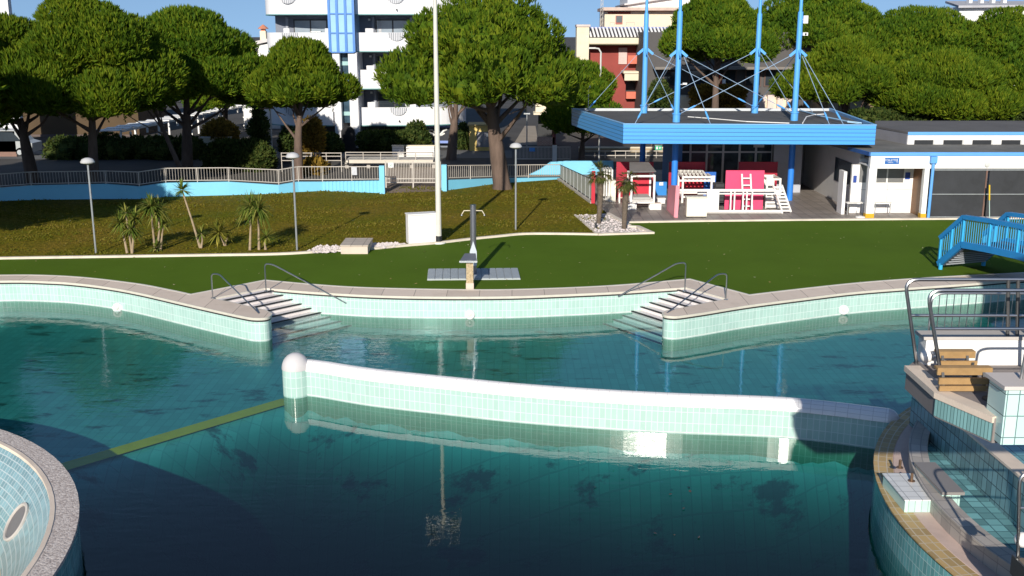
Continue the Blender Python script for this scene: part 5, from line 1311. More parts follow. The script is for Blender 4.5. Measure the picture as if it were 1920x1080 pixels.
P('penthouse', MB().bx(xr_(1141), xr_(1330), YR + 5, YR + 11, zr_(60), AT(1150, 20, YR + 5).z), cream, root)
P('penthouse_roof', MB().bx(xr_(1136), xr_(1330), YR + 4.2, YR + 11, AT(1150, 20, YR + 5).z, AT(1150, 14, YR + 5).z), M('roof_rim', (.55, .42, .35), .8), root)
P('red_band', MB().bx(AT(1140, 24, YR + 4.9).x, AT(1182, 24, YR + 4.9).x, YR + 4.9, YR + 5, AT(1150, 26, YR + 5).z, AT(1150, 22, YR + 5).z), rw, root)
f_ = P('window', MB().bx(AT(1154, 40, YR + 5).x, AT(1167, 40, YR + 5).x, YR + 4.9, YR + 5, AT(1160, 45, YR + 5).z, AT(1160, 29, YR + 5).z), M('red_sill', (.4, .12, .1)), root)
P('pane', MB().bx(AT(1155.3, 40, YR + 5).x, AT(1166, 40, YR + 5).x, YR + 4.86, YR + 4.9, AT(1160, 42, YR + 5).z, AT(1160, 30, YR + 5).z), M('grey_pane', (.12, .14, .15), .2), f_)
mb = MB()
for p0, p1 in ((1144, 1152), (1174, 1190)):
    u, v = AT(p0, 48, YR + 3), AT(p1, 42, YR + 3); mb.tube([(u.x, YR + 3, u.z), (u.x, YR + 3, v.z), (v.x, YR + 3, v.z), (v.x, YR + 3, u.z)], .03, 5)
P('roof_rail', mb, railm, root)
P('top_storey', MB().bx(AT(1175, 10, YR + 9).x, AT(1330, 10, YR + 9).x, YR + 8, YR + 16, AT(1180, 14, YR + 8).z, AT(1180, -18, YR + 8).z), white, root)
P('top_roof', MB().slab([(AT(1170, 10, YR + 8).x, YR + 7.5, AT(1180, 10, YR + 8).z), (AT(1330, 10, YR + 8).x, YR + 7.5, AT(1180, -14, YR + 8).z), (AT(1330, 10, YR + 8).x, YR + 17, AT(1180, -14, YR + 8).z), (AT(1170, 10, YR + 8).x, YR + 17, AT(1180, 10, YR + 8).z)], .15), M('pale_roof', (.6, .56, .55)), root)
an = AT(1128, 47, YR + 4)
root = T('radio_mast', 'thin white lattice radio mast beside the penthouse', 'antenna', an)
for dx in (-.12, .12): P('leg', MB().tube([an + Vector((dx, 0, -1)), an + Vector((dx * .5, 0, 5.5))], .03, 5), railm, root)
mb = MB()
for k in range(14): z = -1 + .45 * k; mb.bar(an + Vector((-.11, 0, z)), an + Vector((.11, 0, z + .4)), .03)
P('braces', mb, railm, root)
# ================================================================= low buildings behind the pavilion
YL = 92.0
xl_ = lambda px: AT(px, 150, YL).x
zl_ = lambda py: AT(1350, py, YL).z
root = T('villa', 'low shaded villa with planted terraces behind the blue masts', 'building', (xl_(1350), YL, 0))
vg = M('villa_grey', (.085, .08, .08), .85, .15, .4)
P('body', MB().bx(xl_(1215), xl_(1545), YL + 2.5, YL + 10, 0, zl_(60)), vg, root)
P('upper_slab', MB().bx(xl_(1230), xl_(1500), YL + .8, YL + 2.5, zl_(131), zl_(126)), M('villa_slab', (.2, .18, .16), .8, .15), root)
for p0, p1, y0, y1 in ((1300, 1340, 165, 132), (1345, 1392, 165, 132), (1408, 1440, 165, 132), (1370, 1396, 100, 75), (1250, 1280, 165, 135), (1445, 1480, 165, 132)):
    f_ = P('window', MB().bx(xl_(p0), xl_(p1), YL + 2.4, YL + 2.5, zl_(y0), zl_(y1)), M('villa_frame', (.1, .06, .05), .6), root); P('pane', MB().bx(xl_(p0) + .12, xl_(p1) - .12, YL + 2.37, YL + 2.4, zl_(y0) + .1, zl_(y1) - .1), glass, f_)
P('red_curtain', MB().bx(xl_(1350), xl_(1364), YL + 2.2, YL + 2.3, zl_(172), zl_(140)), M('red_curtain', (.4, .04, .02), .9), root)
P('white_heater', MB().bx(xl_(1360), xl_(1366), YL + 1.2, YL + 1.4, zl_(172), zl_(150)), white, root)
P('terrace', MB().bx(xl_(1225), xl_(1500), YL, YL + 2.5, 0, zl_(181)), cream, root)
P('terrace_cap', MB().bx(xl_(1288), xl_(1396), YL - .1, YL + .2, zl_(181), zl_(178.5)), M('villa_cap', (.55, .47, .4), .8), root)
P('pink_parapet', MB().bx(xl_(1396), xl_(1418), YL - .3, YL + .3, 0, zl_(172)), M('pinkish_white', (.72, .58, .52), .8, .1), root)
for k, p0 in enumerate((1424, 1440, 1458, 1476)): P('planter', MB().bx(xl_(p0), xl_(p0 + 12), YL - .3, YL + .2, 0, zl_(178)), M('pinkish_white', (.72, .58, .52)), root)
rl = P('terrace_rail', MB().tube([(xl_(1298), YL, zl_(168)), (xl_(1396), YL, zl_(168))], .04, 6).tube([(xl_(1298), YL, zl_(173)), (xl_(1396), YL, zl_(173))], .03, 6), railm, root)
for px in (1300, 1330, 1363, 1394): P('rail_post', MB().tube([(xl_(px), YL, zl_(180)), (xl_(px), YL, zl_(168))], .04, 6), railm, rl)
YM = 88.0
root = T('shop_row', 'low tan building with dark openings behind the toilet block', 'building', (AT(1650, 190, YM).x, YM, 0))
xm_ = lambda px: AT(px, 190, YM).x
zm_ = lambda py: AT(1650, py, YM).z
P('wall', MB().bx(xm_(1545), xm_(1700), YM + .5, YM + 6, 0, zm_(176)), M('tan_shaded', (.36, .27, .16), .85, .35, .9), root)
P('roof_edge', MB().bx(xm_(1540), xm_(1704), YM - .4, YM + 6, zm_(176), zm_(173)), M('brown_eave', (.12, .07, .05), .8), root)
P('white_end_wall', MB().bx(xm_(1698), xm_(1744), YM - .2, YM + 4, 0, zm_(175)), M('pinkish_white', (.72, .58, .52)), root)
P('dark_hedge_screen', MB().bx(xm_(1590), xm_(1694), YM - .5, YM - .3, 0, zm_(205)), M('dark_green_screen', (.012, .02, .018), .9), root)
for p0, p1 in ((1556, 1575), (1598, 1624), (1648, 1672)): P('opening', MB().bx(xm_(p0), xm_(p1), YM + .45, YM + .5, zm_(205), zm_(182)), M('opening_cream', (.6, .5, .35), .8, .35, 1.5), root)
YT = 150.0
root = T('far_building', 'distant white building with pale roof above the pines at the right', 'building', (AT(1880, 10, YT).x, YT, 0))
P('wall', MB().bx(AT(1800, 10, YT).x, AT(2050, 10, YT).x, YT, YT + 10, 0, AT(1880, 13, YT).z), white, root)
P('roof', MB().slab([(AT(1792, 10, YT).x, YT - 1, AT(1880, 15, YT).z), (AT(2050, 10, YT).x, YT - 1, AT(1880, 12, YT).z), (AT(2050, 10, YT).x, YT + 8, AT(1880, 3, YT).z), (AT(1815, 10, YT).x, YT + 8, AT(1880, 3, YT).z)], .3), M('grey_roof', (.42, .42, .45), .8), root)
for k in range(4): P('chimney', MB().bx(AT(1840 + 22 * k, 5, YT).x, AT(1846 + 22 * k, 5, YT).x, YT + 4, YT + 5, AT(1880, 8, YT).z, AT(1880, -4, YT).z), white, root)
root = T('balcony_house', 'small cream and red house showing between the right hand pines', 'building', (AT(1876, 140, 105).x, 105, 0))
P('wall', MB().bx(AT(1864, 140, 105).x, AT(1886, 140, 105).x, 105, 109, 0, AT(1876, 132, 105).z), cream, root); P('red_band', MB().bx(AT(1872, 140, 105).x, AT(1888, 140, 105).x, 104.8, 105, AT(1876, 141, 105).z, AT(1876, 127, 105).z), rw, root); P('balcony', MB().bx(AT(1862, 140, 105).x, AT(1886, 140, 105).x, 104.3, 105, AT(1876, 147, 105).z, AT(1876, 141, 105).z), white, root)
root = T('corner_building', 'pale building with railed terrace at the left edge', 'building', (AT(-10, 240, 82).x, 82, 0))
P('wall', MB().bx(AT(-120, 240, 82).x, AT(6, 240, 82).x, 82, 83, 0, AT(0, 203, 82).z), M('grey_white_wall', (.4, .4, .42), .8, .1), root); P('terrace', MB().bx(AT(-120, 240, 80).x, AT(26, 240, 80).x, 80, 82, 0, AT(0, 246, 80).z), M('brown_terrace', (.22, .13, .1), .8, .2), root)
P('terrace_rail', MB().bx(AT(-120, 240, 80).x, AT(24, 240, 80).x, 79.95, 80.05, AT(0, 234, 80).z, AT(0, 240, 80).z), aw, root); P('tower', MB().bx(AT(-60, 0, 88).x, AT(14, 0, 88).x, 88, 88.6, 0, AT(0, -30, 88).z), aw, root)
YB = 96.0
root = T('tan_building', 'long tan rendered building in shade behind the left pines', 'building', (AT(115, 230, YB).x, YB, 0))
tb = M('shaded_tan_render', (.085, .055, .028), .9, .2, .5)  # tan darkened so the colour carries the shade behind the pines
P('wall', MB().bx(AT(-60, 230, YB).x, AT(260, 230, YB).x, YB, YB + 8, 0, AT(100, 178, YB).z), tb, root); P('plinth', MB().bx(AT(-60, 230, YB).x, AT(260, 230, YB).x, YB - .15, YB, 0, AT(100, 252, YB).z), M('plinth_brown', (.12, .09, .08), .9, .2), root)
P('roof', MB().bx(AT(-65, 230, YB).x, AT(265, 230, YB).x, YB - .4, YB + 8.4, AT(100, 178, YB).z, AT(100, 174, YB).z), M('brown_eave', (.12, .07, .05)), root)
# ================================================================= sign, kiosk, pergola, brick kiosk
YS = 86.0
a, b2 = AT(797, 272, YS), AT(857, 229, YS)
root = T('welcome_sign', 'blue framed sign with white lettering behind the white pole', 'sign', ((a.x + b2.x) / 2, YS, 0))
lb = M('sign_periwinkle', (.2, .28, .62), .5, .06)
zh = AT(820, 239, YS).z; w1 = .22
P('board', MB().bx(a.x + w1, b2.x - w1, YS, YS + .1, .6, zh), M('sign_black', (.012, .014, .025), .4), root)
P('frame', MB().bx(a.x, b2.x, YS - .05, YS + .14, zh, b2.z).bx(a.x, a.x + w1, YS - .05, YS + .14, 0, zh).bx(b2.x - w1, b2.x, YS - .05, YS + .14, 0, zh).bx(a.x + w1, b2.x - w1, YS - .04, YS + .13, .4, .6), lb, root)
zl = (zh + b2.z) / 2
text('lettering', 'Apart', .42, white, root, (AT(808, 235, YS).x, YS - .06, zl)); text('lettering', 'trowe', .42, white, root, (AT(849, 235, YS).x, YS - .06, zl))
# white wave-like emblem strokes
mb = MB()
def stroke(pts, r): mb.tube([AT(x, y, YS - .05) for x, y in pts], r, 6)
stroke([(804, 243), (806, 250), (812, 252), (816, 254), (821, 258)], .09); stroke([(804, 243), (810, 243), (815, 247)], .07)
stroke([(838, 242), (832, 245), (828, 250), (822, 256), (818, 260)], .09); stroke([(834, 250), (829, 253), (824, 254)], .06)
P('emblem', mb, white, root)
YK = 84.0
a, b2 = AT(880, 290, YK), AT(930, 236, YK)
root = T('kiosk', 'small yellow kiosk with grey shutter door', 'kiosk', ((a.x + b2.x) / 2, YK, 0))
ky = M('kiosk_yellow', (.68, .5, .16), .7, .12, 1)
P('body', MB().bx(a.x, b2.x, YK, YK + 2.2, 0, b2.z), ky, root); P('roof', MB().bx(a.x - .12, b2.x + .12, YK - .15, YK + 2.3, b2.z, b2.z + .12), M('kiosk_roof', (.45, .34, .14), .8), root)
d_ = P('shutter', MB().bx(AT(894, 260, YK).x, AT(921, 260, YK).x, YK - .04, YK, .3, AT(900, 247, YK).z), M('shutter_grey', (.22, .22, .24), .6, .15, 2), root)
P('sticker', MB().bx(AT(912, 252, YK).x, AT(917, 252, YK).x, YK - .06, YK - .04, AT(900, 256, YK).z, AT(900, 250, YK).z), white, d_); P('poster', MB().bx(AT(898, 252, YK).x, AT(904, 252, YK).x, YK - .06, YK - .04, AT(900, 266, YK).z, AT(900, 258, YK).z), M('poster_grey', (.32, .33, .35)), d_)
YP = 88.0
a, b2 = AT(1012, 272, YP), AT(1040, 215, YP)
root = T('brick_porch', 'dark porch with low brick wall beside the walkway', 'porch', ((a.x + b2.x) / 2, YP, 0))
brick = TILE('porch_brick', (.42, .2, .14), (.5, .4, .32), .25, .1, 'Object', .2, .85, .02, rot=(R(90), 0, 0), off=.5)
P('brick_wall', MB().bx(AT(1007, 272, YP).x, AT(1040, 272, YP).x, YP, YP + .3, 0, AT(1020, 257, YP).z), brick, root); P('interior', MB().bx(AT(1010, 272, YP).x, AT(1042, 272, YP).x, YP + 2, YP + 2.2, 0, b2.z), dark, root)
P('post', MB().bx(AT(1036, 272, YP).x, AT(1042, 272, YP).x, YP, YP + 2, 0, b2.z), M('porch_maroon', (.12, .03, .03), .7), root); P('roof', MB().bx(AT(1000, 272, YP).x, AT(1044, 272, YP).x, YP - .2, YP + 2.2, AT(1020, 215, YP).z, AT(1020, 212, YP).z), cream, root)
P('upper_wall', MB().bx(AT(1004, 272, YP + 1).x, AT(1034, 272, YP + 1).x, YP + 1, YP + 3, AT(1020, 212, YP).z, AT(1020, 183, YP).z), cream, root)
a = AT(180, 247, 76); 
root = T('pergola', 'long white slatted pergola receding under the left pines', 'pergola', AT(320, 290, 84))
# roof plane points (front left, front right, back right, back left)
zp = 2.0
fl, frr, br_, bl_ = G(179, 247, zp), G(226, 246.5, zp), G(456, 199, zp), G(418, 200, zp)
n = 16
for k in range(n):
    t = k / (n - 1); P('slat', MB().bar(fl.lerp(bl_, t) + Vector((0, 0, .1)), frr.lerp(br_, t) + Vector((0, 0, .1)), .85 if k in (0, n - 1) else 1.25, .08), white, root)
for u, v in ((fl, bl_), (frr, br_)): P('beam', MB().bar(u, v, .12, .16), white, root)
for k in range(5):
    t = k / 4
    for u, v in ((fl, bl_), (frr, br_)): q = u.lerp(v, t); P('post', MB().bx(q.x - .07, q.x + .07, q.y - .07, q.y + .07, 0, zp - .08), white, root)
for k in range(9): q = frr.lerp(br_, .06 + k * .11); P('hanging_lamp', MB().lathe([(.08, -.5), (.1, -.2), (.03, -.12)], q, 8), white, root)
for lab, p0, p1, y0, y1, Y in (('low pale wall below the golden shrub under the pergola', 378, 432, 258, 271, 82),):
    u, v = AT(p0, y1, Y), AT(p1, y0, Y); root = T('garden_wall', lab, 'wall', ((u.x + v.x) / 2, Y, 0)); P('wall', MB().bx(u.x, v.x, Y, Y + .3, 0, v.z), cream, root); P('capping', MB().bx(u.x - .05, v.x + .05, Y - .05, Y + .35, v.z, v.z + .06), white, root)
# street lamps and posts
def post(name, label, cat, px, yb, yt, Y, r, m_, arm=None):
    x = AT(px, (yb + yt) / 2, Y).x; z = AT(px, yt, Y).z
    root = T(name, label, cat, (x, Y, 0)); P('pole', MB().tube([(x, Y, 0), (x, Y, z - .6)] + ([(x, Y, z - .3), (x + arm * .3, Y, z - .05), (x + arm, Y, z)] if arm else [(x, Y, z)]), r, 8), m_, root, True)
    P('head', MB().box((x + (arm or 0) * 1.25, Y, z), (.5, .22, .1)), m_, root); return root
post('street_lamp', 'white curved street lamp behind the canopy corner', 'street lamp', 1125, 290, 90, 76, .06, M('lamp_white', (.6, .6, .56), .5), -.5)
post('street_lamp', 'dark thin street lamp before the left white balconies', 'street lamp', 508, 285, 178, 75, .05, galv, .3)
post('lamp_post', 'short grey post by the walkway railing', 'post', 988, 243, 213, 86, .05, galv)
root = T('parked_van', 'pale van parked at the far left beyond the fence', 'van', (AT(5, 300, 80).x, 80, 0))
# simple but shaped van mostly in shade
vx, vy = AT(2, 300, 80).x, 80
P('body', MB().prism([(vx - 2.4, .35), (vx + 2.4, .35), (vx + 2.45, 1.0), (vx + 1.9, 1.15), (vx + 1.2, 1.95), (vx - 2.3, 2.0), (vx - 2.45, 1.0)], 0, 1) if False else MB().slab([(vx - 2.4, vy, .35), (vx + 2.4, vy, .35), (vx + 2.45, vy, 1.0), (vx + 1.9, vy, 1.15), (vx + 1.2, vy, 1.95), (vx - 2.3, vy, 2.0), (vx - 2.45, vy, 1.0)], -1.7), M('van_grey', (.4, .42, .42), .3, .06), root)
P('windscreen', MB().slab([(vx - .2, vy - .02, 1.15), (vx + 1.65, vy - .02, 1.15), (vx + 1.1, vy - .02, 1.8), (vx - .2, vy - .02, 1.85)], -.02), glass, root)
for dx in (-1.5, 1.5):
    wv = P('wheel', MB().lathe([(.33, -.1), (.33, .1)], (vx + dx, vy + .1, .33), 18, (0, 1, 0)), dark, root, True); P('rim', MB().lathe([(.2, .1), (.18, .12)], (vx + dx, vy - .01, .33), 14, (0, -1, 0)), galv, wv, True)
# ================================================================= trees, hedges, shrubs
pine_leaf = LEAF('pine_needles', (.035, .08, .004), (.085, .15, .005), (.17, .215, .01), .3)
pine_leaf2 = LEAF('deep_pine_needles', (.026, .07, .004), (.075, .15, .006), (.16, .21, .01), .3)
hedge_leaf = LEAF('hedge_leaf', (.016, .036, .008), (.04, .07, .012), (.08, .1, .02), .25)
gold_leaf = LEAF('golden_leaf', (.1, .07, .01), (.2, .13, .02), (.32, .2, .03), .3)
def quadmesh(name, V, mat, off):
    n = len(V) // 4
    me = bpy.data.meshes.new(name); V = np.asarray(V, dtype=np.float32) - np.array(off, dtype=np.float32)
    me.vertices.add(len(V)); me.vertices.foreach_set('co', V.ravel())
    me.loops.add(4 * n); me.loops.foreach_set('vertex_index', np.arange(4 * n, dtype=np.int32))
    me.polygons.add(n); me.polygons.foreach_set('loop_start', np.arange(0, 4 * n, 4, dtype=np.int32))
    try: me.polygons.foreach_set('loop_total', np.full(n, 4, dtype=np.int32))
    except Exception: pass
    me.update(calc_edges=True); me.materials.append(mat); return me
def nrmz(a): return a / np.maximum(np.linalg.norm(a, axis=1, keepdims=True), 1e-6)
def tufts(Pt, Nr, k, L, w_, up=.7, spread=.6):
    n = len(Pt); Pt = np.repeat(Pt, k, 0); Nr = np.repeat(Nr, k, 0)
    d = nrmz(Nr * .55 + np.array([0, 0, up]) + rng.normal(0, spread, (n * k, 3)))
    s = nrmz(np.cross(d, rng.normal(0, 1, (n * k, 3))))
    l = L * rng.uniform(.7, 1.25, (n * k, 1)); ww = w_ * rng.uniform(.7, 1.3, (n * k, 1))
    a = Pt; b = Pt + d * l * .62 + s * ww; c = Pt + d * l; e = Pt + d * l * .62 - s * ww
    return np.stack([a, b, c, e], 1).reshape(-1, 3)
def lobes_surface(lobes, dens, low=-.35):
    Ps, Ns = [], []
    for i, (c, r) in enumerate(lobes):
        area = 4 * math.pi * ((r[0] * r[1]) ** 1.6 / 3 + (r[0] * r[2]) ** 1.6 / 3 + (r[1] * r[2]) ** 1.6 / 3) ** (1 / 1.6)
        n = int(area * dens); u = nrmz(rng.normal(0, 1, (n, 3))); u = u[u[:, 2] > low]
        u_ = u * rng.uniform(.82, 1.04, (len(u), 1)); p = c + u_ * r; keep = np.ones(len(p), bool)
        for j, (c2, r2) in enumerate(lobes):
            if j != i: keep &= (((p - c2) / (r2 * .86)) ** 2).sum(1) > 1
        Ps.append(p[keep]); Ns.append(nrmz(u / r)[keep])
    return np.concatenate(Ps), np.concatenate(Ns)
def lumpy(mb, c, r, seed, n=14):
    rg = random.Random(seed); vs = []; rows = 8
    ph = [rg.uniform(0, 6) for _ in range(6)]
    for i in range(rows + 1):
        th = math.pi * i / rows
        for k in range(n):
            a = 2 * math.pi * k / n; q = 1 + .12 * math.sin(3 * a + ph[0]) * math.sin(2 * th + ph[1]) + .1 * math.sin(5 * a + ph[2] + 2 * th)
            vs.append((c[0] + r[0] * q * math.sin(th) * math.cos(a), c[1] + r[1] * q * math.sin(th) * math.sin(a), c[2] + r[2] * q * math.cos(th)))
    mb.add(vs, [(i * n + k, (i + 1) * n + k, (i + 1) * n + (k + 1) % n, i * n + (k + 1) % n) for i in range(rows) for k in range(n)])
def pine(label, cx_, ytop, ybot, hw, Y, base, leaf=pine_leaf, nl=16, dens=38, L=.38, lean=0, seed=1, trunk_r=.3, flat=.45, depth=1.0, group='stone pines', name='stone_pine', fork=True):
    global rng
    rng = np.random.default_rng(seed); rg = random.Random(seed)
    cmid = AT(cx_, (ytop + ybot) / 2, Y); zt = AT(cx_, ytop, Y).z; zb = AT(cx_, ybot, Y).z; Rr = hw / S(Y, (zt + zb) / 2); hh = zt - zb
    gx = AT(base[0], base[1], Y).x
    root = T(name, label, 'pine tree', (gx, Y, 0), group)
    lob = []; ry = Rr * depth
    c0 = np.array([cmid.x, Y, zb])
    # ring of outer lobes, ring of mid lobes, crown of top lobes: a domed umbrella
    def lobe(rad, a, hz, s):
        lob.append((c0 + np.array([rad * Rr * math.cos(a), rad * ry * math.sin(a), hz * hh]), np.array([s * Rr, s * ry, s * min(hh * .62, Rr * .8)]) * rg.uniform(.88, 1.12)))
    n1 = max(6, int(nl * .5)); a0 = rg.uniform(0, 6)
    for k in range(n1): lobe(.7 * rg.uniform(.93, 1.05), a0 + 6.283 * k / n1 + rg.uniform(-.15, .15), .24 + rg.uniform(-.08, .1), .34)
    n2 = max(4, int(nl * .32)); a0 = rg.uniform(0, 6)
    for k in range(n2): lobe(.42, a0 + 6.283 * k / n2, .55 + rg.uniform(-.06, .08), .36)
    for k in range(3): lobe(.15, 2.1 * k + a0, .74 + rg.uniform(-.04, .03), .36)
    lobe(0, 0, .45, .5)
    Pt, Nr = lobes_surface(lob, dens, -.8)
    V = tufts(Pt, Nr, 5, L, L * .1, 1.1, .42)
    # ragged sprays below and between the clumps
    core = MB()
    for i, (c, r) in enumerate(lob): lumpy(core, c, r * .74, seed * 31 + i, 12)
    fcs = []; cv = np.array(core.v, dtype=np.float32)
    quads = np.array([core.v[i] for f in core.f for i in f], dtype=np.float32)
    V = np.concatenate([V, quads])
    off = org[root.name]
    me = quadmesh('crown', V, leaf, off); o = bpy.data.objects.new('crown', me); C.objects.link(o); o.parent = root; org[o.name] = off
    tr = MB(); tz = zb + hh * .12
    top = Vector((cmid.x * .75 + gx * .25, Y, tz)); b_ = Vector((gx, Y, 0)); midp = b_.lerp(top, .55) + Vector((lean, 0, 0))
    fk = b_.lerp(midp, 1.0)
    tr.tube([b_ + Vector((0, 0, -.1)), b_.lerp(midp, .12), b_.lerp(midp, .6), midp, top], [trunk_r * 1.35, trunk_r * 1.1, trunk_r, trunk_r * .85, trunk_r * .45], 10)
    for i, (c, r) in enumerate(lob[:n1 + n2]):
        if i % 2: continue
        e = Vector(c) + Vector((0, 0, -.2 * r[2])); s_ = midp.lerp(top, rg.uniform(-.15, .8)); m1 = s_.lerp(e, .5) + Vector((rg.uniform(-.3, .3), rg.uniform(-.3, .3), -.35 * rg.random()))
        tr.tube([s_, m1, e], [trunk_r * .36, trunk_r * .2, trunk_r * .09], 6)
        for q in range(3):
            e2 = m1.lerp(e, rg.uniform(.2, .9)); tr.tube([e2, e2 + Vector((rg.uniform(-1, 1), rg.uniform(-1, 1), rg.uniform(-.3, .5)))], [.05, .02], 5)
    P('trunk', tr, bark, root, True)
    return root
def bush(name, label, cat, px0, py0, px1, py1, Y, leaf, n=9, dens=24, L=.28, seed=1, depth=1.5, group=None, up=.4, boxy=False):
    global rng
    rng = np.random.default_rng(seed); rg = random.Random(seed)
    a, b2 = AT(px0, py1, Y), AT(px1, py0, Y); w_ = b2.x - a.x; h_ = b2.z - max(a.z, 0); zb = max(a.z, 0)
    root = T(name, label, cat, ((a.x + b2.x) / 2, Y, 0), group); lob = []
    r0 = min(w_ / max(2, n ** .5), h_) * .62
    for k in range(n):
        fx = (k + .5) / n; x = a.x + r0 * .7 + (w_ - r0 * 1.4) * fx
        edge = 1 if boxy else math.sin(math.pi * (.15 + .7 * fx)) ** .5
        z = zb + (h_ - r0 * .8) * edge * (rg.uniform(.85, 1.0) if boxy else rg.uniform(.55, 1.0))
        rr = r0 * rg.uniform(.8, 1.1)
        lob.append((np.array([x, Y + rg.uniform(-.3, .3) * depth, z]), np.array([rr, rr * depth * .7, rr * .85])))
        z2 = zb + r0 * .5; lob.append((np.array([x + rg.uniform(-.2, .2), Y + rg.uniform(-.4, .2) * depth, (z + z2) / 2]), np.array([rr * 1.1, rr * depth * .8, max(rr, (z - z2) * .65)])))
        lob.append((np.array([x, Y + .1, z2 * .8]), np.array([rr, rr * depth * .7, rr])))
    Pt, Nr = lobes_surface(lob, dens, -.9); V = tufts(Pt, Nr, 5, L, L * .2, up, .7)
    core = MB()
    for i, (c, r) in enumerate(lob): lumpy(core, c, r * .8, seed * 17 + i, 10)
    V = np.concatenate([V, np.array([core.v[i] for f in core.f for i in f], dtype=np.float32)])
    off = org[root.name]; me = quadmesh('foliage', V, leaf, off); o = bpy.data.objects.new('foliage', me); C.objects.link(o); o.parent = root; org[o.name] = off
    st = MB()
    for k in range(4): x = a.x + w_ * (.2 + .2 * k); st.tube([(x, Y, 0), (x + rg.uniform(-.2, .2), Y, zb + h_ * .6)], [.06, .03], 6)
    P('stem', st, bark, root, True)
    return root
# left group
pine('stone pine at the left edge with foliage hanging lowest', 24, 5, 250, 112, 66, (62, 340), seed=3, trunk_r=.38)
pine('broad stone pine whose bare trunk stands behind the left lamp', 168, -8, 218, 165, 61, (177, 372), seed=5, nl=18, trunk_r=.3)
pine('dark domed stone pine whose trunk splits the pergola', 348, 18, 196, 160, 72, (352, 330), leaf=pine_leaf2, seed=8, nl=18, trunk_r=.36)
pine('far stone pine behind, its crown sloping to the white house', 425, 58, 215, 85, 92, (420, 300), leaf=pine_leaf2, seed=9, nl=12, dens=20)
pine('low stone pine crown in shade between the two left trunks', 262, 40, 185, 110, 114, (270, 260), leaf=pine_leaf2, seed=41, nl=12, dens=20)
pine('small umbrella shaped stone pine before the white balconies', 565, 72, 208, 102, 67.5, (560, 342), seed=12, nl=15, trunk_r=.28, lean=-.1)
pine('pine crown filling the gap between the two left trunks', 258, 40, 205, 100, 68, (345, 330), seed=43, nl=14, trunk_r=.16)
# middle
pine('largest stone pine with forked trunk beside the grey lamp', 908, -16, 205, 196, 63, (942, 356), seed=21, nl=22, trunk_r=.47, dens=15)
pine('leafy pine low behind the canopy corner', 1095, 92, 275, 80, 77, (1090, 300), leaf=pine_leaf2, seed=22, nl=14, trunk_r=.22, flat=.8)
pine('slim dark pine leaning behind the white floodlight pole', 858, 100, 205, 50, 78, (846, 300), leaf=pine_leaf2, seed=24, nl=10, trunk_r=.34, dens=20)
# right
pine('stone pine rising between the canopy masts', 1345, -15, 118, 112, 82, (1342, 215), leaf=pine_leaf2, seed=31, nl=16, trunk_r=.3)
pine('stone pine crown just right of the front right mast', 1582, 70, 190, 122, 80, (1590, 225), seed=33, nl=16)
pine('stone pine with pale leaning trunk above the toilet roof', 1765, 98, 222, 135, 78, (1717, 240), seed=35, nl=18, trunk_r=.28, lean=.3)
pine('tall stone pine filling the back right skyline', 1540, -22, 110, 150, 98, (1540, 220), leaf=pine_leaf2, seed=36, nl=16, dens=18)
pine('wide stone pine behind, dipping towards the distant white building', 1725, 12, 150, 155, 96, (1730, 220), leaf=pine_leaf2, seed=37, nl=18, dens=18)
pine('stone pine at the upper right corner of the row', 1880, 14, 160, 115, 94, (1890, 220), leaf=pine_leaf2, seed=38, nl=16, dens=18)
pine('stone pine low at the right edge behind the clerestory', 1915, 150, 240, 75, 80, (1925, 250), seed=39, nl=12)
# trees out of view that shade the left lawn
def offtree(label, x, y, zb, zt, Rr, seed):
    px = CX + x * S(y, (zb + zt) / 2)
    d = lambda z: CY - F * ((z - H) * cp + y * sp) / (y * cp - (z - H) * sp)
    return pine(label, px, d(zt), d(zb), Rr * S(y, (zb + zt) / 2), y, (px, 400), seed=seed, nl=14, dens=9, L=.7)
offtree('nearer stone pine beyond the left edge shading the lawn', -28.3, 43, 4.5, 11.5, 6.8, 51)
offtree('further stone pine beyond the left edge shading the fence', -33, 55, 4, 12, 7, 52)
# shrubs
bush('hedge', 'dark clipped hedge behind the white railing under the pines', 'hedge', 392, 264, 516, 318, 72, hedge_leaf, 7, seed=61, boxy=True)
bush('hedge', 'sunlit hedge between the black door and the blue sign', 'hedge', 672, 246, 800, 276, 82, hedge_leaf, 9, seed=62, boxy=True)
bush('shrub', 'tall rounded laurel left of the blue sign', 'shrub', 760, 224, 800, 276, 83, hedge_leaf, 4, seed=63)
bush('shrub', 'golden autumn shrub beside the small pine trunk', 'shrub', 566, 222, 606, 272, 76, gold_leaf, 4, seed=64, L=.32)
bush('shrub', 'yellowish shrub under the end of the pergola', 'shrub', 384, 220, 442, 260, 83, gold_leaf, 5, seed=65, L=.32)
bush('shrub', 'olive shrub behind the dark street lamp', 'shrub', 470, 195, 500, 260, 80, hedge_leaf, 4, seed=66)
bush('shrub', 'dark shrub left of the small pine trunk', 'shrub', 528, 228, 560, 285, 77, hedge_leaf, 4, seed=67)
bush('shrub', 'low green shrub right of the golden one', 'shrub', 590, 250, 640, 280, 79, hedge_leaf, 4, seed=68)
bush('hedge', 'dark hedge right of the blue sign by the yellow kiosk', 'hedge', 857, 232, 880, 285, 85, hedge_leaf, 3, seed=69)
bush('hedge', 'long dark hedge above the toilet roof', 'hedge', 1590, 205, 1940, 240, 76, hedge_leaf, 14, seed=70, boxy=True, dens=18)
bush('shrub', 'flowering shrub beside the back left mast', 'shrub', 1215, 148, 1262, 205, 84, hedge_leaf, 4, seed=71)
bush('shrub', 'low planting on the villa terrace', 'shrub', 1295, 160, 1400, 182, 91, gold_leaf, 8, seed=72, L=.3)
bush('shrub', 'dark dense shrubs deep in the shade under the pergola', 'shrub', 90, 252, 385, 312, 79, hedge_leaf, 13, seed=73, dens=14)
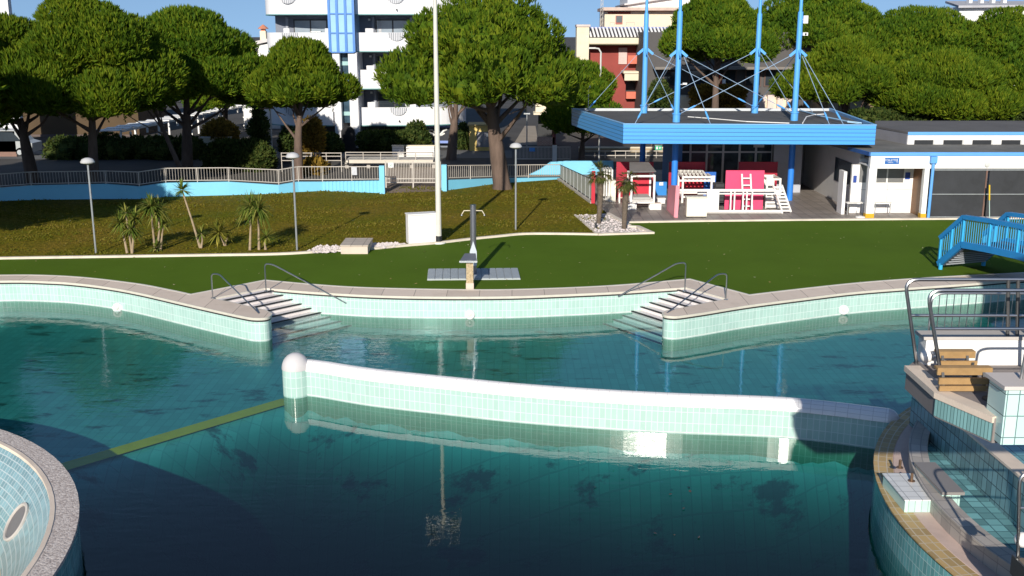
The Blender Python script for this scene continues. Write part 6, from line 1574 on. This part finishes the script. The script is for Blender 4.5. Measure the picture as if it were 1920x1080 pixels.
bush('shrub', 'spiky dry shrub behind the railing right of the pine trunk', 'shrub', 572, 305, 610, 340, 70, gold_leaf, 4, seed=74, L=.5, up=1.2)
bush('shrub', 'slope planting under the pale rail fence', 'shrub', 1095, 292, 1250, 304, 80.5, hedge_leaf, 8, seed=75)
for sd_, (px0, px1, yb) in enumerate(((1085, 1250, 300),)):
    u, v = AT(px0, 300, 83), AT(px1, 280, 83); root = T('slope_wall', 'tan retaining wall behind the thin rail fence', 'wall', ((u.x + v.x) / 2, 83, 0))
    P('wall', MB().bx(u.x, v.x, 83, 83.4, 0, AT(1150, 278, 83).z), M('tan_shaded', (.36, .27, .16)), root); P('capping', MB().bx(u.x, v.x, 82.95, 83.45, AT(1150, 278, 83).z, AT(1150, 276, 83).z), cream, root)

# grass tufts and fallen leaves lying on the lawn
def inpoly(x, y, poly):
    ins = np.zeros(len(x), bool); n = len(poly)
    for i in range(n):
        (x0, y0), (x1, y1) = poly[i], poly[i - 1]
        if y0 == y1: continue
        c = ((y0 > y) != (y1 > y)) & (x < (x1 - x0) * (y - y0) / (y1 - y0) + x0); ins ^= c
    return ins
rng = np.random.default_rng(77)
lp = [(p[0], p[1]) for p in lawn]
n = 60000; x = rng.uniform(-34, 6, n); y = rng.uniform(42, 66, n); k = inpoly(x, y, lp)
cl = np.sin(x * .9 + np.sin(y * .7) * 2) * np.cos(y * 1.3 + np.sin(x * .5)) + rng.normal(0, .5, n); k &= cl > .6
Pt = np.stack([x[k], y[k], np.zeros(k.sum())], 1)
grass_leaf = LEAF('lawn_blade', (.085, .1, .006), (.13, .13, .009), (.22, .17, .03), .2)
V = tufts(Pt, np.tile([0, 0, 1.], (len(Pt), 1)), 3, .085, .02, .8, .55)
me = quadmesh('grass', V, grass_leaf, (0, 0, 0)); o = bpy.data.objects.new('grass', me); C.objects.link(o); tag(o, 'short patchy grass growing on the sloping lawn', None, None, 'stuff')
def litter(name, label, poly, n, r, mat, seed, z=.012):
    rg = np.random.default_rng(seed); ps = [(p[0], p[1]) for p in poly]; xs_ = [p[0] for p in ps]; ys_ = [p[1] for p in ps]
    x = rg.uniform(min(xs_), max(xs_), n); y = rg.uniform(min(ys_), max(ys_), n); k = inpoly(x, y, ps); x, y = x[k], y[k]; m_ = len(x)
    a = rg.uniform(0, 6.28, m_); rr = r * rg.uniform(.5, 1.4, m_); V = []
    for j in range(4):
        t = a + j * math.pi / 2; s_ = 1 if j % 2 == 0 else .5
        V.append(np.stack([x + rr * s_ * np.cos(t), y + rr * s_ * np.sin(t), np.full(m_, z) + rg.uniform(0, .03, m_)], 1))
    me = quadmesh(name, np.stack(V, 1).reshape(-1, 3), mat, (0, 0, 0)); o = bpy.data.objects.new(name, me); C.objects.link(o); tag(o, label, None, None, 'stuff')
leafm = LEAF('dry_leaf', (.2, .13, .05), (.4, .3, .12), (.6, .55, .4), .1)
litter('fallen_leaves', 'pale dry leaves scattered over the lawn', lawn, 420, .05, leafm, 5)
litter('fallen_leaves', 'sparse dry leaves and specks on the green turf', turf, 500, .045, leafm, 6)
litter('floating_leaves', 'few pale leaves floating on the deep water', gp([(1060, 880), (1300, 880), (1330, 1070), (1050, 1070)], ZW), 14, .045, M('wet_leaf', (.07, .05, .045), .6, .3, 8), 9, ZW + .004)
